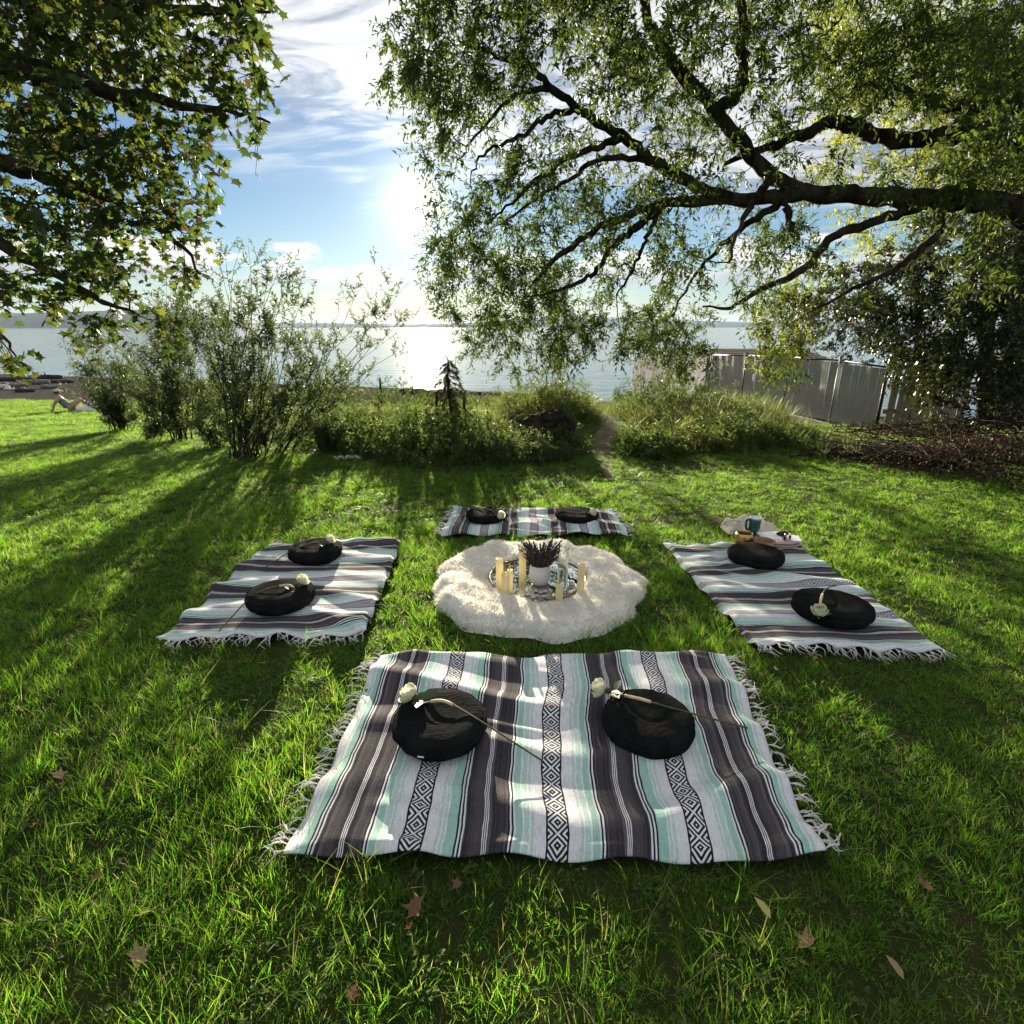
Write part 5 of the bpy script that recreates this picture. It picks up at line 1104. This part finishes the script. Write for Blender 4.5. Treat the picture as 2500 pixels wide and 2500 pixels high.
# ---------------------------------------------------------------- fur rug, mirror and what stands on it
M['hide'] = mat('sheepskin_hide', (.82, .79, .74), None, rough=.95)
M['fur'] = leaf_mat('white_fur', [(.86, .84, .80), (.90, .88, .84), (.84, .80, .74)], [(.90, .87, .78), (.92, .89, .82)], .5, .7, .1)
rug = thing('fur_rug', 'round white sheepskin rug with a mirror at its centre', 'rug', (RUG_C[0], RUG_C[1], 0))
na, nr_ = 96, 22; V_ = []; rg = np.random.default_rng(21)
def rug_h(r_, a):
    lump = .5 + .5 * vnoise(r_ * np.cos(a) * 3, r_ * np.sin(a) * 3, 1.6, 1.0); hole = sstep(.27, .36, r_); e = 1 - sstep(.60, .68, r_)
    return .03 + hole * e * (.030 + .065 * lump) + .012 * e * hole * vnoise(r_ * np.cos(a), r_ * np.sin(a), 14, 3)
def rug_edge(a): return 1 + .028 * np.sin(a * 5 + 1) + .024 * np.sin(a * 9 + 2) + .020 * np.sin(a * 16)
for i in range(nr_):
    r_ = RUG_R * (i + .02) / (nr_ - 1)
    for k in range(na):
        a = 2 * math.pi * k / na; rr = r_ * (1 + (rug_edge(a) - 1) * (i / nr_)); V_.append((rr * math.cos(a), rr * math.sin(a), float(rug_h(np.array(r_), np.array(a))) if i < nr_ - 1 else .006))
F_ = [(i * na + k, (i + 1) * na + k, (i + 1) * na + (k + 1) % na, i * na + (k + 1) % na) for i in range(nr_ - 1) for k in range(na)]
mobj('hide', fast_mesh('hide', np.array(V_), np.array(F_), M['hide']), rug)
nf = 56000; a = rg.uniform(0, 6.283, nf); r_ = np.sqrt(rg.uniform(.285 ** 2, (RUG_R - .005) ** 2, nf)); re = r_ * (1 + (rug_edge(a) - 1) * r_ / RUG_R)
P_ = np.column_stack([re * np.cos(a), re * np.sin(a), rug_h(r_, a) - .004]); outd = np.column_stack([np.cos(a), np.sin(a), np.zeros(nf)])
lock = np.column_stack([vnoise(P_[:, 0], P_[:, 1], 9, 1), vnoise(P_[:, 0], P_[:, 1], 9, 5), np.zeros(nf)]) * 1.3
edge_ = sstep(.52, .67, r_)[:, None]; D_ = unit(outd * (edge_ * 1.4 - .15 * (r_ < .33)[:, None]) + lock + rg.normal(0, .45, (nf, 3)) + np.array((0, 0, 1.0)) * (1 - .75 * edge_)); D_[:, 2] = np.maximum(D_[:, 2], -.1)
Lf = .023 * rg.uniform(.6, 1.3, nf); S_ = unit(np.cross(D_, rg.normal(0, 1, (nf, 3)))); wf = .0013
cv_ = np.cross(S_, D_) * (Lf * .35 * rg.normal(0, 1, nf))[:, None]
m1 = P_ + D_ * (Lf * .55)[:, None]; m2 = P_ + D_ * Lf[:, None] + cv_ - np.array((0, 0, .006))
FV = np.stack([P_ - S_ * wf, P_ + S_ * wf, m1 + S_ * wf * .9, m1 - S_ * wf * .9, m2 + S_ * wf * .3, m2 - S_ * wf * .3], 1).reshape(-1, 3)
FF = (np.array([(0, 1, 2, 3), (3, 2, 4, 5)])[None] + (np.arange(nf) * 6)[:, None, None]).reshape(-1, 4)
tag(mobj('fur', fast_mesh('fur', FV, FF, M['fur']), rug), kind='stuff')

MZ = .075; MC = (.165, 3.285)
M['mirror'] = mat('mirror_glass', (.86, .88, .88), None, rough=.015, metal=1.0); M['rim'] = mat('dark_gold_rim', (.30, .23, .12), None, rough=.35, metal=.9)
mir = thing('round_mirror', 'round mirror lying flat in the middle of the fur rug', 'mirror', (MC[0], MC[1], MZ - .03))
mb = MB(); mb.lathe([(.300, .0), (.300, .0295), (.29, .030), (.0, .030)], 72, cap=False); mb.build('glass', M['mirror'], mir, True, 30)
mb = MB(); mb.lathe([(.300, .0), (.312, .0), (.314, .02), (.312, .036), (.304, .038), (.300, .032)], 72, cap=False); mb.build('rim', M['rim'], mir)
M['wax'] = mat('ivory_wax', (.80, .72, .46), (.86, .79, .56), 6, .45, .4, trans=.45); M['wick'] = mat('wick', (.03, .02, .02), None); M['flame'] = mat('plastic_flame', (.75, .48, .24), None, rough=.35, trans=.4)
def on_mirror(px, py): return flat(px, py, MZ)
def candle(label, px, ptop, pbase, wpx, flame=False, rec=True):
    p = on_mirror(px, pbase - wpx * .18); t = p[1] / ray(px, pbase)[1]; R0 = wpx / 1364 * t / 2; h = at(px, ptop, p[1])[2] - MZ
    o = thing('pillar_candle', label, 'candle', p, random.uniform(0, 3), 'pillar candles on the mirror'); mb = MB()
    if flame: prof = [(R0 * .96, 0), (R0, .004), (R0, h - .012), (R0 * .93, h - .003), (R0 * .8, h), (R0 * .4, h - .002), (.001, h - .003)]
    else: prof = [(R0 * .96, 0), (R0, .004), (R0, h - .008), (R0 * .95, h - .001), (R0 * .82, h), (R0 * .70, h - .012), (.001, h - .015)]
    mb.lathe(prof, 24, cap=False); body = mb.build('wax_body', M['wax'], o, True, 50)
    if flame: mb = MB(); mb.lathe([(.003, h - .004), (.0075, h + .008), (.006, h + .02), (.001, h + .034)], 10); mb.build('flame_tip', M['flame'], body)
    else: mb = MB(); mb.tube([(0, 0, h - .016), (.001, 0, h - .006), (.003, .001, h)], .0013, 5); mb.build('wick', M['wick'], body)
candle('tall ivory pillar candle at the sunny rim of the mirror', 1220, 1364, 1441, 18)
candle('short thick ivory pillar candle in front of a flame-tipped one', 1234, 1399, 1456, 19.5)
candle('slim ivory candle with a flame-shaped tip between two pillars', 1245, 1390, 1449, 15, True)
candle('tall ivory pillar candle behind the flower pot', 1275, 1345, 1428, 17)
candle('short ivory candle with a pointed tip in front of the clear glass', 1365, 1424, 1467, 18.5, True)
candle('tall ivory pillar candle at the shaded rim of the mirror', 1417, 1377, 1449, 18)
def glass_mat():
    m, t, b, o = new_mat('clear_glass'); b.inputs['Base Color'].default_value = (.95, .98, .97, 1); b.inputs['Roughness'].default_value = .02; b.inputs['Transmission Weight'].default_value = 1.0; b.inputs['IOR'].default_value = 1.45; return m
M['glass'] = glass_mat()
p = on_mirror(1373, 1437); h = at(1373, 1338, p[1])[2] - MZ; o = thing('glass_cylinder', 'tall clear glass cylinder standing on the mirror beside the flower pot', 'vase', p)
mb = MB(); mb.lathe([(.001, .001), (.031, .001), (.032, .004), (.032, h), (.029, h), (.029, .008), (.001, .008)], 28, cap=False); mb.build('body', M['glass'], o, True, 40)
M['ceramic'] = mat('white_ceramic', (.70, .69, .67), (.76, .75, .73), 5, .45, .4, .001, 80); M['lav'] = mat('dried_lavender', (.060, .042, .042), (.13, .095, .090), 60, .9, .1, .002, 200); M['soilpot'] = mat('pot_filling', (.02, .015, .012), None)
p = on_mirror(1318, 1427); p[1] += .012; pot = thing('flower_pot', 'white rounded ceramic pot of dried lavender on the mirror', 'pot', p); ph = at(1318, 1379, p[1])[2] - MZ + .005; k = ph / .12
mb = MB(); mb.lathe([(.040, 0), (.050, .006 * k), (.062, .030 * k), (.0665, .062 * k), (.064, .095 * k), (.059, .117 * k), (.057, .12 * k), (.054, .118 * k), (.056, .10 * k), (.046, .09 * k)], 40, cap=False); mb.build('body', M['ceramic'], pot)
mb = MB(); mb.lathe([(.0565, .098 * k), (.03, .104 * k), (.001, .106 * k)], 24, cap=False); mb.build('filling', M['soilpot'], pot)
def lav_mesh(seed):
    rr = random.Random(seed); L = rr.uniform(.15, .21); b = rr.uniform(.0, .03); pts = [(0, 0, 0), (b * .3, 0, L * .4), (b, .005, L * .75), (b * 1.8, .01, L)]; P_, R_2 = smooth_path(pts, (.0020, .0018, .0016, .0012), 5); mb = MB(); mb.tube(P_, R_2, 4); n = len(P_)
    for j in range(16):
        i = int(n * (.42 + .57 * j / 16)); c_ = P_[min(i, n - 1)]; a = j * 2.4; d = .004; mb.lathe([(.0008, -.005), (.0042, 0), (.0034, .006), (.0006, .011)], 5, (c_[0] + d * math.cos(a), c_[1] + d * math.sin(a), c_[2]))
    o = mb.build('lavender_stem', M['lav']); me = o.data; bpy.data.objects.remove(o); return me
LAV = [lav_mesh(q) for q in range(7)]
for q in range(110):
    a = q * 2.39996; rd = .045 * math.sqrt(q / 110); o = mobj('lavender_stem', LAV[q % 7], pot); o.location = (rd * math.cos(a), rd * math.sin(a), .09 * k); o.rotation_euler = (0, .02 + .42 * (rd / .045) + random.uniform(-.10, .10), a + random.uniform(-.5, .5)); s = random.uniform(.6, .98); o.scale = (s, s, s)
M['crystal'] = mat('white_quartz', (.74, .70, .68), (.84, .80, .78), 20, .25, .5, .004, 60, trans=.3); M['rosequartz'] = mat('pinkish_stone', (.50, .40, .38), (.64, .55, .52), 25, .4, .4, .004, 60)
def crystal(label, px, py, s, m_, seed, name='quartz_crystal'):
    p = on_mirror(px, py); o = thing(name, label, 'crystal', (p[0], p[1], MZ + .001)); rr = random.Random(seed); mb = MB(); mb.lathe([(s * .8, 0), (s, s * .25), (s * .7, s * .6), (s * .2, s * .7)], 9); mb.build('base', m_, o, False)
    for q in range(9):
        a = rr.uniform(0, 6.28); tl = rr.uniform(0, .7); d = Vector((math.sin(tl) * math.cos(a), math.sin(tl) * math.sin(a), math.cos(tl))); L = s * rr.uniform(.7, 1.9); w_ = s * rr.uniform(.22, .4); Rm = d.to_track_quat('Z', 'Y').to_matrix(); b = Vector((math.cos(a) * s * .4, math.sin(a) * s * .4, s * .3)); V_ = []
        for r_, z_ in ((w_, 0), (w_ * .9, L * .75), (.0005, L)):
            for k_ in range(6): V_.append(Rm @ Vector((r_ * math.cos(k_ * 1.0472), r_ * math.sin(k_ * 1.0472), z_)) + b)
        mb2 = MB(); mb2.add(V_, [(i * 6 + k_, i * 6 + (k_ + 1) % 6, i * 6 + 6 + (k_ + 1) % 6, i * 6 + 6 + k_) for i in range(2) for k_ in range(6)]); mb2.build('point', m_, o, False)
crystal('spiky white quartz cluster in front of the flower pot', 1288, 1452, .021, M['crystal'], 1); crystal('small pale quartz cluster beside the clear glass', 1395, 1428, .017, M['crystal'], 2)
def pebble(label, px, py, s, m_, seed, group):
    p = on_mirror(px, py); bm = bmesh.new(); bmesh.ops.create_icosphere(bm, subdivisions=2, radius=s)
    for v in bm.verts: k_ = 1 + .25 * mnoise.noise(v.co * 40 + Vector((seed * 3, 0, 0))); v.co = Vector((v.co.x * 1.2 * k_, v.co.y * k_, v.co.z * .75 * k_ + s * .7))
    me = bpy.data.meshes.new('tumbled_stone'); bm.to_mesh(me); bm.free(); me.materials.append(m_); me.polygons.foreach_set('use_smooth', [True] * len(me.polygons)); o = mobj('tumbled_stone', me); o.location = (p[0], p[1], MZ); tag(o, label, 'stone', group)
for q, (px, py, s) in enumerate([(1308, 1446, .013), (1320, 1449, .012), (1331, 1447, .013), (1326, 1458, .011), (1312, 1457, .010)]): pebble('pinkish tumbled stone in the small heap in front of the flower pot', px, py, s, M['rosequartz'], q, 'stones in front of the pot')
p = on_mirror(1318, 1466); o = thing('bead_bracelet', 'thin dark bead bracelet on the mirror rim in front of the stones', 'bracelet', (p[0], p[1], MZ + .004))
for q in range(22):
    a = q / 22 * 6.283; mb = MB(); mb.lathe([(.0006, -.004), (.0036, -.002), (.0036, .002), (.0006, .004)], 7, (.045 * math.cos(a), .022 * math.sin(a), 0)); mb.build('bead', M['black_bag'], o)

# ---------------------------------------------------------------- belongings at the end of the shaded blanket
M['green'] = mat('dark_teal_enamel', (.010, .085, .075), None, rough=.35, spec=.5); M['greydk'] = mat('dark_grey_plastic', (.03, .04, .04), None, rough=.45); M['pale'] = mat('pale_green_plastic', (.55, .62, .58), None, rough=.4); M['strawm'] = mat('clear_straw', (.6, .62, .6), None, rough=.3)
M['brass'] = mat('hammered_brass', (.42, .27, .09), (.55, .38, .15), 40, .32, .5, .002, 60, metal=1.0); M['clay'] = mat('terracotta', (.36, .20, .13), (.44, .26, .17), 20, .75, .2, .002, 80); M['wicker'] = mat('woven_cane', (.34, .25, .15), (.48, .37, .24), 60, .7, .2, .003, 120, stretch=(1, 1, 4))
M['canvas'] = mat('cream_canvas', (.58, .52, .42), (.68, .62, .52), 20, .95, .1, .003, 200); M['paper'] = mat('white_paper', (.72, .73, .78), None, rough=.9); M['pink'] = mat('pink_cloth_cover', (.52, .28, .27), (.60, .36, .34), 20, .8, .2); M['cord'] = mat('cream_cord', (.55, .48, .36), None, rough=.9)
M['oil'] = mat('amber_vial', (.05, .03, .015), None, rough=.15, spec=.6); M['silver'] = mat('silver_cap', (.6, .6, .6), None, rough=.25, metal=1.0)
BZ = .058
def stand(px, py): return flat(px, py, BZ)
p = stand(1838, 1312); t = p[1] / ray(1838, 1312)[1]; h = at(1838, 1262, p[1])[2] - BZ; tb = thing('tumbler', 'dark teal tumbler with a handle, pale lid and straw', 'tumbler', p, math.radians(8)); R0 = .042
mb = MB(); mb.lathe([(.030, 0), (.032, .003), (.033, h * .36), (.041, h * .46), (R0, h * .92), (.041, h * .93)], 28); mb.build('body', M['green'], tb, True, 40)
mb = MB(); mb.lathe([(.0425, h * .92), (.044, h * .925), (.044, h * .985), (.040, h), (.036, h * .99), (.034, h * .965), (.001, h * .965)], 28, cap=False); lid = mb.build('lid', M['pale'], tb, True, 40)
mb = MB(); mb.tube([(.010, -.005, h * .5), (.016, -.008, h * .97), (.022, -.012, h * 1.20)], .0048, 8); mb.build('straw', M['strawm'], lid)
mb = MB(); q_, w_ = smooth_path([(-.038, 0, h * .86), (-.060, 0, h * .88), (-.072, 0, h * .80), (-.070, 0, h * .55), (-.058, 0, h * .42), (-.038, 0, h * .44)], (.008,) * 6, 5); mb.tube(q_, w_, 8); mb.build('handle', M['greydk'], tb)
p = stand(1814, 1330); t = p[1] / ray(1814, 1330)[1]; R0 = 46 / 1364 * t / 2; h = at(1814, 1300, p[1])[2] - BZ
bw = thing('brass_bowl', 'brass singing bowl standing beside the tumbler', 'bowl', p); mb = MB(); mb.lathe([(R0 * .62, 0), (R0 * .80, h * .10), (R0 * .99, h * .38), (R0, h * .55), (R0 * .90, h * .82), (R0 * .80, h), (R0 * .74, h * .99), (R0 * .86, h * .72), (R0 * .93, h * .5), (R0 * .7, h * .1), (.001, h * .06)], 36, cap=False); mb.build('body', M['brass'], bw)
p = stand(1862, 1343); t = p[1] / ray(1862, 1343)[1]; R0 = 45 / 1364 * t / 2; h = at(1862, 1318, p[1])[2] - BZ
bw = thing('clay_bowl', 'shallow terracotta bowl behind the oval cushion', 'bowl', p); mb = MB(); mb.lathe([(R0 * .82, 0), (R0 * .93, .004), (R0, h * .96), (R0 * .985, h), (R0 * .94, h * .98), (R0 * .88, .012), (.001, .012)], 32, cap=False); mb.build('body', M['clay'], bw, True, 50)
p = stand(1912, 1338); ty_ = thing('cane_tray', 'woven cane tray with rope handle holding books and vials', 'tray', (p[0], p[1] + .09, BZ - .01)); TZ = BZ + .004
mb = MB(); mb.lathe([(.001, 0), (.115, 0), (.118, .004), (.001, .006)], 40, cap=False); mb.build('base', M['wicker'], ty_)
for q in range(5):
    mb = MB(); rr_ = .117 + q * .0045; mb.tube([(rr_ * math.cos(a_) * 1.2, rr_ * math.sin(a_), .005 + q * .0085) for a_ in np.linspace(0, 6.2832, 49)], .0048, 6); mb.build('cane_ring', M['wicker'], ty_)
mb = MB(); q_, w_ = smooth_path([(.155, -.02, .04), (.19, -.03, .03), (.205, -.05, -.005), (.18, -.07, 0), (.15, -.05, .035)], (.004,) * 5, 5); mb.tube(q_, w_, 6); mb.build('rope_handle', M['cord'], ty_)
T0 = np.array(ty_.location)
def slab(name, label, cat, dx_, dy_, dz_, sz, rz, m1, m2, tilt=0.0, group=None):
    o = thing(name, label, cat, (T0[0] + dx_, T0[1] + dy_, T0[2] + dz_), rz, group); mb = MB(); mb.box((0, 0, sz[2] / 2), (sz[0] - .004, sz[1] - .004, sz[2] - .005), bev=.001); mb.build('pages', m2, o, False)
    for z_ in (.0012, sz[2] - .0012): mb = MB(); mb.box((0, 0, z_), (sz[0], sz[1], .0024), bev=.0008); mb.build('cover', m1, o, False)
    o.rotation_euler[0] = tilt; return o
slab('notebook', 'white notebook lying on the tray behind the pink book', 'notebook', -.02, .05, .045, (.20, .13, .014), .12, M['paper'], M['paper'], .10)
slab('pink_book', 'small pink cloth-covered book on the tray', 'book', .02, -.035, .010, (.125, .085, .042), -.05, M['pink'], M['paper'])
slab('white_booklet', 'thin white booklet sticking out over the tray edge', 'booklet', .125, .02, .030, (.09, .11, .018), -.25, M['paper'], M['paper'], .05)
o = thing('eye_mask', 'rounded black case on top of the white notebook', 'case', (T0[0] + .04, T0[1] + .035, T0[2] + .058), .2); bm = bmesh.new(); bmesh.ops.create_uvsphere(bm, u_segments=20, v_segments=12, radius=1); me = bpy.data.meshes.new('body')
for v in bm.verts: v.co = Vector((v.co.x * .048, v.co.y * .034, v.co.z * .020 + .020))
bm.to_mesh(me); bm.free(); me.materials.append(M['black_bag']); me.polygons.foreach_set('use_smooth', [True] * len(me.polygons)); mobj('body', me, o)
mb = MB(); mb.tube([(.0485 * math.cos(a_), .0345 * math.sin(a_), .020) for a_ in np.linspace(0, 6.2832, 33)], .0012, 5); mb.build('zip', M['greydk'], o)
def vial(label, dx_, dy_, dz_, s=1.0):
    o = thing('glass_vial', label, 'vial', (T0[0] + dx_, T0[1] + dy_, T0[2] + dz_)); mb = MB(); mb.lathe([(.009 * s, 0), (.0105 * s, .002), (.0105 * s, .028 * s), (.006 * s, .034 * s), (.0055 * s, .038 * s)], 16); mb.build('bottle', M['oil'], o, True, 40); mb = MB(); mb.lathe([(.0068 * s, .036 * s), (.0068 * s, .052 * s), (.005 * s, .054 * s)], 14); mb.build('cap', M['silver'], o, True, 40)
vial('small dark vial with silver cap standing on the pink book', .03, -.035, .052, .9); vial('silver-capped vial beside the rounded black case', .085, .0, .048, .8)
pp = flat(1850, 1300, .05); rm = rumple('canvas_pouch', 'soft cream canvas pouch lying on the grass behind the tumbler', 'pouch', (pp[0] - .03, pp[1] + .12, .03), .20, .10, .14, M['canvas'], 5, 30); rm.rotation_euler[2] = .06
mb = MB(); q_, w_ = smooth_path([(-.19, -.02, .05), (-.22, -.05, .09), (-.16, -.08, .11), (-.10, -.08, .10)], (.005,) * 4, 5); mb.tube(q_, w_, 6); mb.build('drawcord', M['cord'], rm)

# ---------------------------------------------------------------- fallen leaves, sticks
fcols = {'tan': ((.32, .22, .12), (.42, .31, .18)), 'orange': ((.50, .17, .06), (.58, .26, .09)), 'brown': ((.16, .085, .05), (.24, .14, .085)), 'yellow': ((.52, .44, .14), (.60, .52, .20))}
for n_, (a_, b_) in fcols.items(): M['fall_' + n_] = mat('fallen_' + n_ + '_leaf', a_, b_, 40, .7, .2, trans=.3)
FALL = {}
for n_ in fcols:
    vv = MAPLE_V.copy(); vv[:, 2] += .9 * vv[:, 0] ** 2 + .5 * (vv[:, 1] - .4) ** 2 + .05 * np.sin(vv[:, 0] * 9); FALL[n_] = fast_mesh('fallen_leaf', (vv - np.array((0, .4, 0))), MAPLE_F, M['fall_' + n_])
LANCEF = {n_: fast_mesh('narrow_leaf', (OVAL_V * np.array((.5, 1, 1)) - np.array((0, .5, 0))), OVAL_F, M['fall_' + n_]) for n_ in ('yellow', 'tan')}
for q, (px, py, s, n_) in enumerate([(140, 1893, .085, 'tan'), (425, 1813, .05, 'brown'), (395, 1635, .045, 'brown'), (152, 1470, .07, 'orange'), (215, 1492, .06, 'brown'), (255, 1447, .06, 'brown'), (645, 1290, .06, 'orange'), (670, 1290, .06, 'orange'), (355, 2230, .08, 'yellow'), (345, 2330, .09, 'tan'), (1010, 2215, .10, 'brown'), (1115, 2160, .06, 'brown'), (1000, 2262, .04, 'orange'),
        (1975, 2300, .11, 'brown'), (2260, 2160, .07, 'brown'), (515, 1560, .05, 'orange'), (600, 1615, .04, 'brown'), (1755, 1268, .05, 'orange'), (2280, 1612, .04, 'tan'), (2255, 1610, .045, 'tan'), (2100, 1615, .04, 'tan'), (1990, 1605, .04, 'tan'), (1895, 1633, .04, 'yellow'), (1030, 1120, .05, 'tan'), (520, 1850, .05, 'brown'), (235, 2140, .05, 'brown'), (1640, 1220, .05, 'orange'), (2420, 1740, .06, 'brown'), (860, 2420, .06, 'brown'), (90, 2010, .05, 'orange')]):
    s *= .62; g = flat(px, py, .034); o = mobj('fallen_leaf', FALL[n_]); o.location = g; o.scale = (s, s, s); o.rotation_euler = (random.gauss(0, .35) + .25, random.gauss(0, .35), random.uniform(0, 6.28)); tag(o, {'tan': 'dry tan maple leaf fallen on the lawn', 'orange': 'small orange maple leaf fallen on the lawn', 'brown': 'curled brown maple leaf fallen on the lawn', 'yellow': 'yellow maple leaf fallen on the lawn'}[n_], 'leaf', {'tan': 'tan', 'orange': 'orange', 'brown': 'brown', 'yellow': 'yellow'}[n_] + ' fallen leaves on the lawn')
for px, py, s, n_, rz in ((1862, 2215, .06, 'yellow', -.45), (2185, 2360, .055, 'tan', -.6)):
    g = flat(px, py, .05); o = mobj('narrow_leaf', LANCEF[n_]); o.location = g; o.scale = (s, s, s); o.rotation_euler = (.35, .2, rz + 1.0); tag(o, {'yellow': 'narrow yellow leaf fallen in the shaded grass before the wide blanket', 'tan': 'narrow tan leaf fallen on bare shaded soil'}[n_], 'leaf')

# ---------------------------------------------------------------- air
hz = MB(); hz.box((0, 0, 61), (22000, 22000, 136)); m = bpy.data.materials.new('haze'); m.use_nodes = True; ht = NT(m.node_tree); ht.n.clear()
pv = ht.node('ShaderNodeVolumePrincipled'); pv.inputs['Color'].default_value = (.62, .78, 1.0, 1); pv.inputs['Density'].default_value = HAZE; pv.inputs['Anisotropy'].default_value = .2
mo_ = ht.node('ShaderNodeOutputMaterial'); ht.l.new(pv.outputs[0], mo_.inputs['Volume'])
if HAZE > 0:
    o = hz.build('haze', m, None, False); tag(o, 'thin pale sea haze over the water', 'haze', kind='stuff')
print('tris', sum(len(q.data.loop_triangles) or sum(len(p_.vertices) - 2 for p_ in q.data.polygons) for q in scene.objects if q.type == 'MESH'))
